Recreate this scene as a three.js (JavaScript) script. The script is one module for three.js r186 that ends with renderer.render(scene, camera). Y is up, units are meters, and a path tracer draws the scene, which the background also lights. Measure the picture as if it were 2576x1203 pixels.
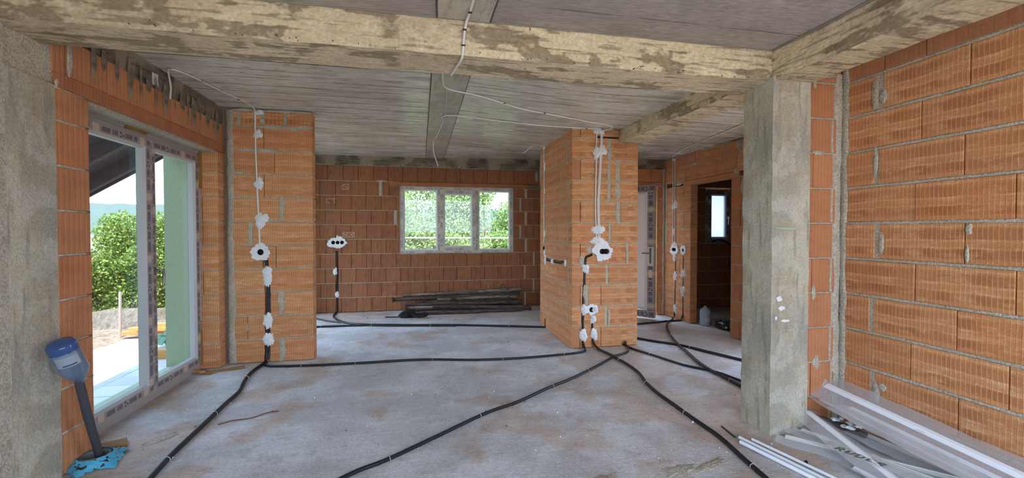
import * as THREE from 'three';
import { mergeGeometries } from 'three/addons/utils/BufferGeometryUtils.js';
import { Brush, Evaluator, SUBTRACTION } from 'three-bvh-csg';

// ------------------------------------------------------------------ camera, sky, sun, exposure
const scene = new THREE.Scene();
const camera = new THREE.PerspectiveCamera(57.56, 2576 / 1203, 0.05, 2000);
camera.position.set(0, 1.39, 0);
{
  const yaw = 11.912 * Math.PI / 180, pitch = -1.10 * Math.PI / 180;
  camera.lookAt(Math.sin(yaw) * Math.cos(pitch), 1.39 + Math.sin(pitch), -Math.cos(yaw) * Math.cos(pitch));
}
const renderer = new THREE.WebGLRenderer({ antialias: true });
renderer.toneMapping = THREE.LinearToneMapping;
renderer.toneMappingExposure = 1.55;
renderer.shadowMap.enabled = true;
{
  const W = 64, H = 128, d = new Float32Array(W * H * 4), S = 5.2;
  for (let j = 0; j < H; j++) {
    const el = Math.max(0, (j + 0.5) / H * 2 - 1), k = Math.pow(el, 0.5);
    const c = [0.80 - 0.45 * k, 0.92 - 0.31 * k, 1.10];
    for (let i = 0; i < W; i++) { const o = (j * W + i) * 4; d[o] = c[0] * S; d[o + 1] = c[1] * S; d[o + 2] = c[2] * S; d[o + 3] = 1; }
  }
  const t = new THREE.DataTexture(d, W, H, THREE.RGBAFormat, THREE.FloatType);
  t.mapping = THREE.EquirectangularReflectionMapping; t.magFilter = THREE.LinearFilter; t.minFilter = THREE.LinearFilter; t.needsUpdate = true;
  scene.background = t;
}
const sun = new THREE.DirectionalLight(new THREE.Color(1.0, 0.93, 0.82), 11);
sun.position.set(2, 30, 8); sun.target.position.set(0, 0, -4);
sun.castShadow = true; sun.shadow.mapSize.set(4096, 4096);
Object.assign(sun.shadow.camera, { left: -22, right: 22, top: 22, bottom: -22, near: 1, far: 90 });
scene.add(sun, sun.target);

// ------------------------------------------------------------------ helpers
const V = (x, y, z) => new THREE.Vector3(x, y, z);
function mulberry(a) { return () => { a |= 0; a = a + 0x6D2B79F5 | 0; let t = Math.imul(a ^ a >>> 15, 1 | a); t = t + Math.imul(t ^ t >>> 7, 61 | t) ^ t; return ((t ^ t >>> 14) >>> 0) / 4294967296; }; }
const rnd = mulberry(77);
const rr = (a, b) => a + (b - a) * rnd();
const clamp = (x, a = 0, b = 1) => Math.min(b, Math.max(a, x));
const sm = (a, b, x) => { const t = clamp((x - a) / (b - a)); return t * t * (3 - 2 * t); };
const lerp = (a, b, t) => a + (b - a) * t;
const taken = {};
function numbered(n) { const k = taken[n] = (taken[n] ?? -1) + 1; return k ? n + '_' + String(k).padStart(3, '0') : n; }
function tag(o, label, category, group, kind) { Object.assign(o.userData, { label, category }); if (group) o.userData.group = group; if (kind) o.userData.kind = kind; return o; }
function thing(name, label, category, group, kind) { const g = new THREE.Group(); g.name = numbered(name); scene.add(g); return tag(g, label, category, group, kind); }
function part(name, geo, mat, parent, label) { const m = new THREE.Mesh(geo, mat); m.name = parent === scene ? numbered(name) : name; parent.add(m); if (label) m.userData.label = label; return m; }
function single(name, geo, mat, label, category, group, kind) { return tag(part(name, geo, mat, scene), label, category, group, kind); }
const G = (...gs) => mergeGeometries(gs.flat().map((g) => { const h = g.index ? g.toNonIndexed() : g; for (const k of Object.keys(h.attributes)) if (!['position', 'normal', 'uv'].includes(k)) h.deleteAttribute(k); return h; }));

// tileable value noise
const lattices = {};
function lattice(px, py, seed) {
  const k = px + '_' + py + '_' + seed;
  if (!lattices[k]) { const r = mulberry(seed * 7919 + px * 31 + py); const a = new Float32Array(px * py); for (let i = 0; i < a.length; i++) a[i] = r(); lattices[k] = a; }
  return lattices[k];
}
function vnoise(u, v, px, py, seed) {
  const L = lattice(px, py, seed); let x = u * px, y = v * py;
  let ix = Math.floor(x), iy = Math.floor(y); let fx = x - ix, fy = y - iy; fx = fx * fx * (3 - 2 * fx); fy = fy * fy * (3 - 2 * fy);
  ix = ((ix % px) + px) % px; iy = ((iy % py) + py) % py; const jx = (ix + 1) % px, jy = (iy + 1) % py;
  const a = L[iy * px + ix], b = L[iy * px + jx], c = L[jy * px + ix], d = L[jy * px + jx];
  return a + (b - a) * fx + (c - a) * fy + (a - b - c + d) * fx * fy;
}
function fbm(u, v, px, py, oct, seed) { let s = 0, a = 0.5, t = 0; for (let i = 0; i < oct; i++) { s += a * vnoise(u, v, px, py, seed + i); t += a; a *= 0.5; px *= 2; py *= 2; } return s / t; }
const n2 = (x, y, s = 1) => fbm(x / 64, y / 64, 64, 64, 3, s);

// fn(u,v) -> [r,g,b (sRGB 0..1), height 0..1, roughness 0..1]
function makeTex(w, h, fn, want = 'cb') {
  const c = new Uint8Array(w * h * 4), b = want.includes('b') ? new Uint8Array(w * h * 4) : null, r = want.includes('r') ? new Uint8Array(w * h * 4) : null;
  for (let j = 0; j < h; j++) for (let i = 0; i < w; i++) {
    const q = fn((i + 0.5) / w, (j + 0.5) / h), o = (j * w + i) * 4;
    c[o] = clamp(q[0]) * 255; c[o + 1] = clamp(q[1]) * 255; c[o + 2] = clamp(q[2]) * 255; c[o + 3] = q[5] === undefined ? 255 : clamp(q[5]) * 255;
    if (b) { b[o] = b[o + 1] = b[o + 2] = clamp(q[3]) * 255; b[o + 3] = 255; }
    if (r) { r[o] = r[o + 1] = r[o + 2] = clamp(q[4]) * 255; r[o + 3] = 255; }
  }
  const mk = (a, srgb) => { const t = new THREE.DataTexture(a, w, h); t.wrapS = t.wrapT = THREE.RepeatWrapping; t.magFilter = THREE.LinearFilter; t.minFilter = THREE.LinearMipmapLinearFilter; t.generateMipmaps = true; if (srgb) t.colorSpace = THREE.SRGBColorSpace; t.needsUpdate = true; return t; };
  return { map: mk(c, true), bump: b && mk(b), rough: r && mk(r) };
}
// textures are laid out in metres: size of one tile
function scaled(tex, su, sv) { for (const k of ['map', 'bump', 'rough']) if (tex[k]) tex[k].repeat.set(1 / su, 1 / sv); return tex; }
const mat = (o) => new THREE.MeshStandardMaterial(o);
function texMat(t, bumpScale, o = {}) { const m = { map: t.map, roughness: 0.9, ...o }; if (t.bump) { m.bumpMap = t.bump; m.bumpScale = bumpScale; } if (t.rough) { m.roughnessMap = t.rough; m.roughness = 1; } return mat(m); }
const hex = (s) => new THREE.Color(s);
const mix3 = (a, b, t) => [lerp(a[0], b[0], t), lerp(a[1], b[1], t), lerp(a[2], b[2], t)];
const rgb = (r, g, b) => [r / 255, g / 255, b / 255];

// ------------------------------------------------------------------ textures
// clay block faces: vertical ribs crossed by wiped bands
function ribTex(ribs, seed, base, dark, pale, bandAmt, gapAmt) {
  return (u, v) => {
    const wob = 0.012 * (vnoise(u, v, 40, 4, seed) - 0.5), ph = ((u + wob * 0.15) * ribs) % 1, ridge = Math.exp(-Math.pow((ph - 0.5) / 0.1, 2));
    const g = fbm(u, v, 512, 64, 2, seed + 3), blot = fbm(u, v, 12, 3, 3, seed + 5), cell = vnoise(u, v, 24, 1, seed + 9);
    const vv = v + 0.025 * (vnoise(u, v, 30, 1, seed + 7) - 0.5) + 0.06 * (vnoise(u, v, 8, 1, seed + 8) - 0.5);
    let band = sm(0.10, 0.14, vv) * (1 - sm(0.30, 0.36, vv)) + sm(0.55, 0.58, vv) * (1 - sm(0.76, 0.84, vv)) * 0.85;
    band *= bandAmt * (0.22 + 0.75 * cell);
    const ed = (q) => Math.exp(-Math.pow((vv - q) / 0.02, 2)), edge = ed(0.36) + ed(0.53) + ed(0.86);
    let c = mix3(base, dark, clamp(band * (1 - 0.6 * ridge) + 0.5 * (blot - 0.4)));
    c = mix3(c, pale, clamp(0.42 * ridge * (0.4 + 0.6 * band) + 0.75 * edge * bandAmt * (0.15 + 0.85 * vnoise(u, v, 160, 8, seed + 11)) * (0.4 + 0.6 * cell) + 0.9 * sm(0.5, 0.8, fbm(u, v, 20, 10, 3, seed + 13)) * 0.4));
    const gap = Math.exp(-Math.pow(Math.min(ph, 1 - ph) / 0.085, 2)) * (0.5 + 0.5 * vnoise(u, v, 120, 6, seed + 15)); c = mix3(c, dark, 0.6 * gap * gapAmt); c = mix3(c, [dark[0] * 0.75, dark[1] * 0.72, dark[2] * 0.7], 0.35 * gap * gapAmt);
    const k = 0.9 + 0.2 * g; const hole = vnoise(u, v, 600, 75, seed + 17) > 0.975 ? 0.7 : 1;
    return [c[0] * k * hole, c[1] * k * hole, c[2] * k * hole, clamp(0.55 + 0.3 * ridge - 0.4 * gap * gapAmt - 0.22 * band + 0.12 * edge + 0.25 * (g - 0.5))];
  };
}
const T = {};
T.ribWide = scaled(makeTex(2048, 256, ribTex(86, 11, rgb(197, 136, 87), rgb(165, 104, 61), rgb(222, 182, 138), 1, 0.25)), 2.0, 0.2475);
T.ribFine = scaled(makeTex(2048, 256, ribTex(106, 31, rgb(202, 140, 92), rgb(176, 112, 69), rgb(224, 183, 140), 0.75, 0.8)), 2.0, 0.2475);
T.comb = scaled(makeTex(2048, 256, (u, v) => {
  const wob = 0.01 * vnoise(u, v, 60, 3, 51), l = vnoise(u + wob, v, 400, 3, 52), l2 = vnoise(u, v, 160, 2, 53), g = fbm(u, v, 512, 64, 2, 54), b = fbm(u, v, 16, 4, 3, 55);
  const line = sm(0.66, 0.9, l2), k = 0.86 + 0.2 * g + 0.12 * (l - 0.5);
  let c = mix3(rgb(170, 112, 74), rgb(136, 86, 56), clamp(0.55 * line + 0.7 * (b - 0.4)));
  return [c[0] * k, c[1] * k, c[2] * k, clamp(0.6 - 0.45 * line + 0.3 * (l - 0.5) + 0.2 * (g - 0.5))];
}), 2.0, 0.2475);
T.groove = scaled(makeTex(1024, 256, (u, v) => {
  const ph = (u * 36 + 0.1 * vnoise(u, v, 30, 2, 61)) % 1, gr = Math.exp(-Math.pow((ph - 0.5) / 0.16, 2)), g = fbm(u, v, 256, 64, 3, 62), b = fbm(u, v, 8, 3, 4, 63);
  let c = mix3(rgb(184, 124, 82), rgb(152, 96, 62), clamp(1.2 * (b - 0.42)));
  c = mix3(c, rgb(212, 146, 100), 0.35 * Math.exp(-Math.pow((ph - 0.72) / 0.05, 2)));
  const k = 0.9 + 0.2 * g;
  return [c[0] * k, c[1] * k, c[2] * k, clamp(0.65 - 0.55 * gr + 0.2 * (g - 0.5))];
}), 1.0, 0.2475);
T.mortar = scaled(makeTex(512, 512, (u, v) => {
  const g = fbm(u, v, 64, 64, 4, 71), b = fbm(u, v, 6, 6, 3, 72), k = 0.78 + 0.42 * g, c = mix3(rgb(186, 176, 156), rgb(160, 150, 130), b);
  return [c[0] * k, c[1] * k, c[2] * k, g];
}), 0.5, 0.5);
T.floor = scaled(makeTex(2048, 2048, (u, v) => {
  const a = fbm(u, v, 8, 8, 5, 81), g = fbm(u, v, 256, 256, 3, 82), m = fbm(u, v, 40, 40, 4, 83), st = fbm(u, v, 10, 160, 3, 89);
  let c = mix3(rgb(206, 204, 200), rgb(184, 180, 174), sm(0.3, 0.7, a));
  c = mix3(c, rgb(160, 152, 142), 0.3 * sm(0.58, 0.76, m)); c = mix3(c, rgb(206, 203, 198), 0.35 * sm(0.55, 0.78, fbm(u, v, 30, 30, 4, 84)));
  const pit = vnoise(u, v, 420, 420, 85) > 0.985 ? 1 : 0, spk = vnoise(u, v, 300, 300, 86) > 0.988 ? 1 : 0;
  c = mix3(c, rgb(92, 82, 74), 0.6 * pit); c = mix3(c, rgb(226, 222, 216), 0.7 * spk);
  const k = 0.88 + 0.22 * g + 0.08 * (st - 0.5);
  return [c[0] * k, c[1] * k, c[2] * k, clamp(0.35 + 0.35 * (g - 0.5) + 0.5 * (m - 0.5) + 0.25 * spk - 0.35 * pit + 0.2 * (st - 0.5))];
}), 2.4, 2.4);
// shuttering-board imprint: boards run along u
function boardTex(boards, seed, c1, c2, c3, gloss) {
  return (u, v) => {
    const bi = Math.floor(v * boards), bp = v * boards - bi, o = vnoise((bi + 0.5) / boards, 0.3, 61, 1, seed);
    const streak = fbm(u + o, v, 8, boards * 4, 4, seed + 2), fine = fbm(u, v, 60, 256, 2, seed + 3), blot = fbm(u, v, 7, 5, 4, seed + 4);
    const j = Math.min(bp, 1 - bp), gapw = 0.03 + 0.03 * vnoise(u, v, 14, boards, seed + 6), jn = (1 - sm(gapw * 0.4, gapw, j)) * sm(0.3, 0.55, vnoise(u, v, 9, boards, seed + 8));
    let c = mix3(c1, c2, clamp(sm(0.35, 0.65, blot) * 0.7 + 0.35 * (o - 0.5)));
    const dk = sm(0.6, 0.74, streak); c = mix3(c, c3, (gloss ? 0.34 : 0.3) * dk);
    const chip = fbm(u, v, 40, boards * 12, 2, seed + 9) > 0.8 ? 1 : 0; c = mix3(c, c3, (gloss ? 0.6 : 0.25) * chip);
    const k = (0.9 + 0.2 * fine) * (1 - (gloss ? 0.5 : 0.12) * jn);
    const sh = sm(0.36, 0.6, fbm(u, v, 9, boards * 6, 3, seed + 12));
    return [c[0] * k, c[1] * k, c[2] * k, clamp(0.6 + 0.25 * (o - 0.5) - 0.6 * jn + 0.25 * (fine - 0.5) - 0.12 * dk - 0.3 * chip), gloss ? lerp(0.5, 0.1, sh) : 0.9];
  };
}
T.ceil = scaled(makeTex(2048, 2048, boardTex(17, 101, rgb(204, 198, 182), rgb(186, 180, 164), rgb(122, 114, 100), true), 'cbr'), 4.0, 3.4);
T.ceilFront = scaled(makeTex(1024, 1024, boardTex(9, 131, rgb(166, 153, 142), rgb(150, 138, 128), rgb(128, 116, 106), false)), 2.6, 2.6);
T.beam = scaled(makeTex(2048, 512, (u, v) => {
  const wu = u + 0.012 * (fbm(u, v, 30, 12, 3, 150) - 0.5), p = fbm(wu, v, 26, 10, 5, 151), st = fbm(u, v, 18, 60, 4, 152), fine = fbm(u, v, 300, 90, 3, 153), q = fbm(u, v, 60, 24, 4, 154), big = fbm(u, v, 5, 2, 3, 155);
  let c = mix3(rgb(212, 192, 154), rgb(190, 170, 136), sm(0.3, 0.7, big));
  c = mix3(c, rgb(140, 122, 94), 0.85 * sm(0.53, 0.6, p * 0.8 + st * 0.2)); c = mix3(c, rgb(120, 104, 80), 0.5 * sm(0.6, 0.7, st));
  c = mix3(c, rgb(222, 206, 172), 0.4 * sm(0.58, 0.7, q)); const hole = vnoise(u, v, 260, 70, 156) > 0.982 ? 0.6 : 1, k = (0.86 + 0.26 * fine) * hole;
  return [c[0] * k, c[1] * k, c[2] * k, clamp(0.55 + 0.4 * (fine - 0.5) - 0.2 * sm(0.58, 0.75, st) + 0.4 * (q - 0.5) + (hole < 1 ? -0.3 : 0))];
}), 4.2, 1.05);
T.column = scaled(makeTex(1024, 1024, (u, v) => {
  const st = fbm(u, v, 48, 5, 4, 171), b = fbm(u, v, 5, 6, 4, 172), g = fbm(u, v, 180, 180, 3, 173), w = fbm(u, v, 14, 10, 4, 174);
  let c = mix3(rgb(184, 176, 154), rgb(160, 153, 134), sm(0.35, 0.65, b)); c = mix3(c, rgb(134, 128, 116), 0.6 * sm(0.56, 0.74, st)); c = mix3(c, rgb(192, 184, 168), 0.5 * sm(0.56, 0.68, w));
  c = mix3(c, rgb(178, 156, 122), 0.35 * sm(0.6, 0.72, fbm(u, v, 9, 12, 3, 177)));
  const hole = vnoise(u, v, 160, 160, 175) > 0.985 ? 0.6 : 1, k = (0.86 + 0.24 * g) * hole;
  return [c[0] * k, c[1] * k, c[2] * k, clamp(0.55 + 0.45 * (g - 0.5) + 0.4 * (st - 0.5) + 0.3 * (w - 0.5) + (hole < 1 ? -0.4 : 0))];
}), 1.3, 1.3);
T.ring = scaled(makeTex(1024, 512, (u, v) => {
  const p = fbm(u, v, 12, 7, 4, 181), st = fbm(u, v, 16, 60, 3, 182), g = fbm(u, v, 160, 90, 3, 183);
  let c = mix3(rgb(150, 134, 112), rgb(112, 100, 84), sm(0.35, 0.62, p)); c = mix3(c, rgb(66, 58, 50), 0.75 * sm(0.56, 0.7, p * 0.5 + st * 0.5)); const k = 0.84 + 0.28 * g;
  return [c[0] * k, c[1] * k, c[2] * k, clamp(0.5 + 0.5 * (g - 0.5) + 0.3 * (st - 0.5))];
}), 2.2, 1.1);
T.film = scaled(makeTex(2048, 64, (u, v) => {
  const s = (u * 6) % 1, g = fbm(u, v, 200, 8, 2, 191); let c = rgb(158, 147, 144);
  const blk = (a, b) => s > a && s < b;
  if (v > 0.2 && v < 0.8 && (blk(0.03, 0.2) || blk(0.24, 0.36) || blk(0.52, 0.68) || blk(0.72, 0.8))) { c = rgb(118, 109, 110); if (Math.floor(v * 10) % 2 && vnoise(u, v, 260, 1, 192) > 0.3) c = rgb(84, 78, 80); }
  if (blk(0.86, 0.98)) c = rgb(198, 176, 152);
  if (blk(0.4, 0.44) && (v > 0.6 || v < 0.35) && v > 0.15 && v < 0.85) c = rgb(72, 66, 68);
  if (blk(0.455, 0.49) && v > 0.3 && v < 0.55) c = rgb(72, 66, 68);
  const k = 0.94 + 0.1 * g; return [c[0] * k, c[1] * k, c[2] * k, 0.5];
}, 'c'), 3.0, 0.06);
T.wood = scaled(makeTex(512, 256, (u, v) => { const g = fbm(u, v, 6, 50, 4, 201), k = 0.8 + 0.35 * g; return [0.78 * k, 0.6 * k, 0.38 * k, g]; }), 0.8, 0.2);
T.rust = scaled(makeTex(512, 512, (u, v) => {
  const a = fbm(u, v, 10, 10, 5, 211), b = fbm(u, v, 60, 60, 3, 212); let c = mix3(rgb(104, 88, 74), rgb(66, 52, 44), sm(0.4, 0.6, a)); c = mix3(c, rgb(138, 130, 120), 0.5 * sm(0.58, 0.74, fbm(u, v, 20, 14, 4, 213))); const k = 0.8 + 0.4 * b; return [c[0] * k, c[1] * k, c[2] * k, b];
}), 0.4, 0.4);
T.ground = scaled(makeTex(1024, 1024, (u, v) => {
  const a = fbm(u, v, 10, 10, 5, 221), g = fbm(u, v, 200, 200, 2, 222), r = fbm(u, v, 60, 60, 3, 223); let c = mix3(rgb(196, 176, 150), rgb(160, 138, 112), sm(0.35, 0.65, a)); c = mix3(c, rgb(120, 104, 86), 0.5 * sm(0.6, 0.75, r)); const k = 0.82 + 0.34 * g; return [c[0] * k, c[1] * k, c[2] * k, r];
}), 4, 4);
T.plaster = scaled(makeTex(512, 512, (u, v) => { const g = fbm(u, v, 120, 120, 3, 231), k = 0.9 + 0.18 * g; return [k, k, k, g]; }), 0.5, 0.5);
T.meshAlpha = (() => { // glass-fibre mesh: one tile is 8 x 8 threads at 4.5 mm
  const t = makeTex(256, 256, (u, v) => { const a = (x) => { const p = (x * 8) % 1; return p < 0.34 ? 1 : 0; }; const k = Math.max(a(u), a(v)) ? 0.7 : 0.05; return [k, k, k, 0.5]; }, 'c').map;
  t.colorSpace = THREE.NoColorSpace; t.repeat.set(1 / 0.036, 1 / 0.036); return t;
})();

// ------------------------------------------------------------------ materials
const M = {};
const tints = [[1, 1, 1], [1.05, 1.05, 1.03], [0.94, 0.92, 0.9], [1.0, 0.92, 0.88], [1.06, 1.09, 1.1], [0.97, 0.96, 0.98]];
const brickSet = (t, bump, mul = [1, 1, 1]) => tints.map((q) => texMat(t, bump, { color: new THREE.Color().setRGB(q[0] * mul[0], q[1] * mul[1], q[2] * mul[2]), roughness: 0.92 }));
M.wide = brickSet(T.ribWide, 0.003);
M.fine = brickSet(T.ribFine, 0.0028);
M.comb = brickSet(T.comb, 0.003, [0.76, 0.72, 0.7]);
M.groove = brickSet(T.groove, 0.002);
M.mortar = texMat(T.mortar, 0.004);
M.mortarDark = texMat(T.mortar, 0.004, { color: new THREE.Color().setRGB(0.42, 0.38, 0.34) });
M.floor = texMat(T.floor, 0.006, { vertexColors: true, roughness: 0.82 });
M.ceil = texMat(T.ceil, 0.004);
M.ceilStrip = texMat(T.column, 0.004, { color: new THREE.Color().setRGB(0.95, 0.95, 0.98), roughness: 0.38 });
M.ceilFront = texMat(T.ceilFront, 0.005);
M.beam = texMat(T.beam, 0.005);
M.column = texMat(T.column, 0.005);
M.ring = texMat(T.ring, 0.006);
M.film = texMat(T.film, 0, { roughness: 0.45 });
T.filmFaint = scaled(makeTex(1024, 32, (u, v) => { const q = (u * 4) % 1, g = fbm(u, v, 120, 6, 2, 195); let c = rgb(178, 168, 152); if (v > 0.2 && v < 0.8 && ((q > 0.05 && q < 0.3) || (q > 0.5 && q < 0.66))) c = rgb(154, 144, 132); if (q > 0.86) c = rgb(196, 178, 152); if (q > 0.4 && q < 0.43 && v > 0.3 && v < 0.7) c = rgb(112, 102, 94); const k = 0.92 + 0.14 * g; return [c[0] * k, c[1] * k, c[2] * k, 0.5]; }, 'c'), 2.0, 0.06);
M.filmPale = texMat(T.filmFaint, 0, { roughness: 0.45 });
M.filmPlain = mat({ color: hex('#a1968f'), roughness: 0.45 });
M.pvcBead = mat({ color: hex('#aeacaa'), roughness: 0.3 });
M.pvc = mat({ color: hex('#cfd0cf'), roughness: 0.25 });
M.pvcDark = mat({ color: hex('#3a3a3d'), roughness: 0.5 });
M.glass = new THREE.MeshPhysicalMaterial({ color: new THREE.Color().setRGB(0.55, 0.56, 0.56), transmission: 1, thickness: 0, roughness: 0, ior: 1.5 });
M.frost = new THREE.MeshPhysicalMaterial({ color: new THREE.Color().setRGB(0.42, 0.47, 0.54), transmission: 1, thickness: 0, roughness: 1, ior: 1.3 });
M.metal = mat({ color: hex('#9a938c'), roughness: 0.35, metalness: 0.9 });
M.plaster = texMat(T.plaster, 0.004, { color: hex('#e6e4e0'), roughness: 0.9 });
M.cableWhite = mat({ color: hex('#d9d4ca'), roughness: 0.55 });
M.black = mat({ color: hex('#0f1012'), roughness: 0.5 });
M.blackMatt = mat({ color: hex('#0d0c0c'), roughness: 0.9 });
M.wood = texMat(T.wood, 0.002);
M.woodOld = texMat(T.wood, 0.003, { color: new THREE.Color().setRGB(0.55, 0.5, 0.45) });
M.greyWood = mat({ color: hex('#2b323c'), roughness: 0.85 });
M.rust = texMat(T.rust, 0.003, { roughness: 0.8, color: new THREE.Color().setRGB(0.7, 0.68, 0.66) });
M.rustPale = texMat(T.rust, 0.003, { roughness: 0.8, color: new THREE.Color().setRGB(1.7, 1.75, 1.8) });
M.ground = texMat(T.ground, 0.03, { color: new THREE.Color().setRGB(0.5, 0.5, 0.5) });
M.green = texMat(T.plaster, 0.003, { color: hex('#b3c3a2') });
M.chalk = mat({ color: hex('#cda98c'), roughness: 1 });
M.foam = texMat(T.plaster, 0.01, { color: hex('#e2ddd0') });
M.foamYellow = texMat(T.plaster, 0.01, { color: hex('#cf9a3f') });
M.netting = new THREE.MeshPhysicalMaterial({ color: hex('#dfe3e2'), roughness: 0.6, alphaMap: T.meshAlpha, transparent: true, side: THREE.DoubleSide });
M.darkNet = new THREE.MeshPhysicalMaterial({ color: hex('#1b1512'), roughness: 0.7, alphaMap: T.meshAlpha, transparent: true, side: THREE.DoubleSide });
M.bead = mat({ color: hex('#eef1f2'), roughness: 0.35 });
M.beadOld = mat({ color: hex('#cfcfc2'), roughness: 0.45 });

// ------------------------------------------------------------------ geometry builders
// block with a chamfered front: x along, y up, front face at z = 0, back at z = -d; uv in metres
function brickGeo(w, h, d, c = 0.003, uo = rr(0, 3), us = 1, jit = 0.0012) {
  const x = w / 2, y = h / 2, j = () => rr(-jit, jit);
  const f = [[-x + c, -y + c], [x - c, -y + c], [x - c, y - c], [-x + c, y - c]].map(([a, b]) => [a + j(), b + j(), j()]);
  const m = [[-x, -y], [x, -y], [x, y], [-x, y]].map(([a, b]) => [a, b, -c]), k = [[-x, -y], [x, -y], [x, y], [-x, y]].map(([a, b]) => [a, b, -d]);
  const P = [], U = [];
  const uvF = (p) => [(p[0] + x) * us + uo, p[1] + y], uvS = (p) => [p[2] * us + uo, p[1] + y], uvT = (p) => [(p[0] + x) * us + uo, p[2]];
  const quad = (a, b, cc, e, uv) => { for (const p of [a, b, cc, a, cc, e]) { P.push(...p); U.push(...uv(p)); } };
  quad(f[0], f[1], f[2], f[3], uvF);
  quad(m[0], m[1], f[1], f[0], uvF); quad(f[3], f[2], m[2], m[3], uvF); quad(m[3], m[0], f[0], f[3], uvF); quad(f[1], m[1], m[2], f[2], uvF);
  quad(k[0], k[1], m[1], m[0], uvT); quad(m[3], m[2], k[2], k[3], uvT); quad(k[3], k[0], m[0], m[3], uvS); quad(m[1], k[1], k[2], m[2], uvS);
  quad(k[1], k[0], k[3], k[2], uvF);
  const g = new THREE.BufferGeometry(); g.setAttribute('position', new THREE.Float32BufferAttribute(P, 3)); g.setAttribute('uv', new THREE.Float32BufferAttribute(U, 2)); g.computeVertexNormals(); return g;
}
// box between two corners, uv in metres, optional bevel-free
function box(x0, y0, z0, x1, y1, z1) {
  const g = new THREE.BoxGeometry(x1 - x0, y1 - y0, z1 - z0).toNonIndexed(); g.translate((x0 + x1) / 2, (y0 + y1) / 2, (z0 + z1) / 2); return boxUV(g);
}
function boxUV(g, swap) {
  const p = g.attributes.position, n = g.attributes.normal, uv = new Float32Array(p.count * 2);
  for (let i = 0; i < p.count; i++) {
    const a = Math.abs(n.getX(i)), b = Math.abs(n.getY(i)), c = Math.abs(n.getZ(i)); let u, v;
    if (a > b && a > c) { u = p.getZ(i); v = p.getY(i); } else if (b > c) { u = p.getX(i); v = p.getZ(i); } else { u = p.getX(i); v = p.getY(i); }
    uv[2 * i] = swap ? v : u; uv[2 * i + 1] = swap ? u : v;
  }
  g.setAttribute('uv', new THREE.BufferAttribute(uv, 2)); return g;
}
// box with an edge radius made of subdivided faces pushed by noise: cast concrete
function castBox(x0, y0, z0, x1, y1, z1, step = 0.08, amp = 0.004, seed = 5, swapUV = false) {
  const w = x1 - x0, h = y1 - y0, d = z1 - z0, n = (l) => Math.max(1, Math.min(80, Math.round(l / step)));
  const g = new THREE.BoxGeometry(w, h, d, n(w), n(h), n(d)); g.translate((x0 + x1) / 2, (y0 + y1) / 2, (z0 + z1) / 2);
  const p = g.attributes.position;
  for (let i = 0; i < p.count; i++) {
    const x = p.getX(i), y = p.getY(i), z = p.getZ(i);
    p.setXYZ(i, x + amp * (n2(y * 9 + seed, z * 9, 3) - 0.5) * 2, y + amp * (n2(x * 9, z * 9 + seed, 4) - 0.5) * 2, z + amp * (n2(x * 9 + seed, y * 9, 5) - 0.5) * 2);
  }
  const h2 = g.toNonIndexed(); boxUV(h2, swapUV); g.dispose(); h2.computeVertexNormals(); return h2;
}
function dabGeo(rx, ry, h, seed, spike = 0.35, segs = 36, rings = 5) {
  const P = [], U = [], I = [], r0 = mulberry(seed * 131 + 7), raw = [...Array(segs)].map(() => r0()), lob = raw.map((q, i) => 1 + spike * (0.55 * ((raw[(i + 1) % segs] + raw[(i + segs - 1) % segs] + q + raw[(i + 2) % segs] + raw[(i + 3) % segs]) / 5 - 0.5) * 2.2 + 0.32 * (q - 0.5)));
  for (let k = 0; k <= rings; k++) for (let i = 0; i < segs; i++) {
    const t = k / rings, a = i / segs * Math.PI * 2, q = t * lerp(1, lob[i], t), nz = n2(Math.cos(a) * t * 6 + seed, Math.sin(a) * t * 6 + seed * 2, 7);
    const x = Math.cos(a) * q * rx, y = Math.sin(a) * q * ry; P.push(x, y, k === rings ? -0.0005 : h * (1 - t * t * t) * (0.45 + 1.1 * nz) + 0.0008); U.push(x, y);
  }
  for (let k = 0; k < rings; k++) for (let i = 0; i < segs; i++) { const a = k * segs + i, b = k * segs + (i + 1) % segs, c = a + segs, d = b + segs; I.push(a, c, b, b, c, d); }
  const g = new THREE.BufferGeometry(); g.setAttribute('position', new THREE.Float32BufferAttribute(P, 3)); g.setAttribute('uv', new THREE.Float32BufferAttribute(U, 2)); g.setIndex(I); g.computeVertexNormals(); return g.toNonIndexed();
}
function tube(pts, r, seg = 0, rad = 8, closed = false) {
  const c = new THREE.CatmullRomCurve3(pts.map((p) => V(...p)), closed, 'centripetal'); const n = seg || Math.max(8, Math.round(c.getLength() / 0.05)); const g = new THREE.TubeGeometry(c, n, r, rad, closed);
  const ends = []; if (!closed) for (const t of [0, 1]) { const s = new THREE.CircleGeometry(r, rad); const p = c.getPointAt(t), d = c.getTangentAt(t).multiplyScalar(t ? 1 : -1); s.lookAt(d); s.translate(p.x, p.y, p.z); ends.push(s); }
  return G(g, ends);
}
function rod(a, b, r, rad = 14) { const A = V(...a), B = V(...b), g = new THREE.CylinderGeometry(r, r, A.distanceTo(B), rad).toNonIndexed(), uv = g.attributes.uv, Lr = A.distanceTo(B); for (let i = 0; i < uv.count; i++) uv.setXY(i, uv.getX(i) * 6.283 * r, uv.getY(i) * Lr * 0.22); g.applyQuaternion(new THREE.Quaternion().setFromUnitVectors(V(0, 1, 0), B.clone().sub(A).normalize())); const m = A.add(B).multiplyScalar(0.5); g.translate(m.x, m.y, m.z); return g; }
const evaluator = new Evaluator(); evaluator.attributes = ['position', 'normal', 'uv']; evaluator.useGroups = false;
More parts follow.
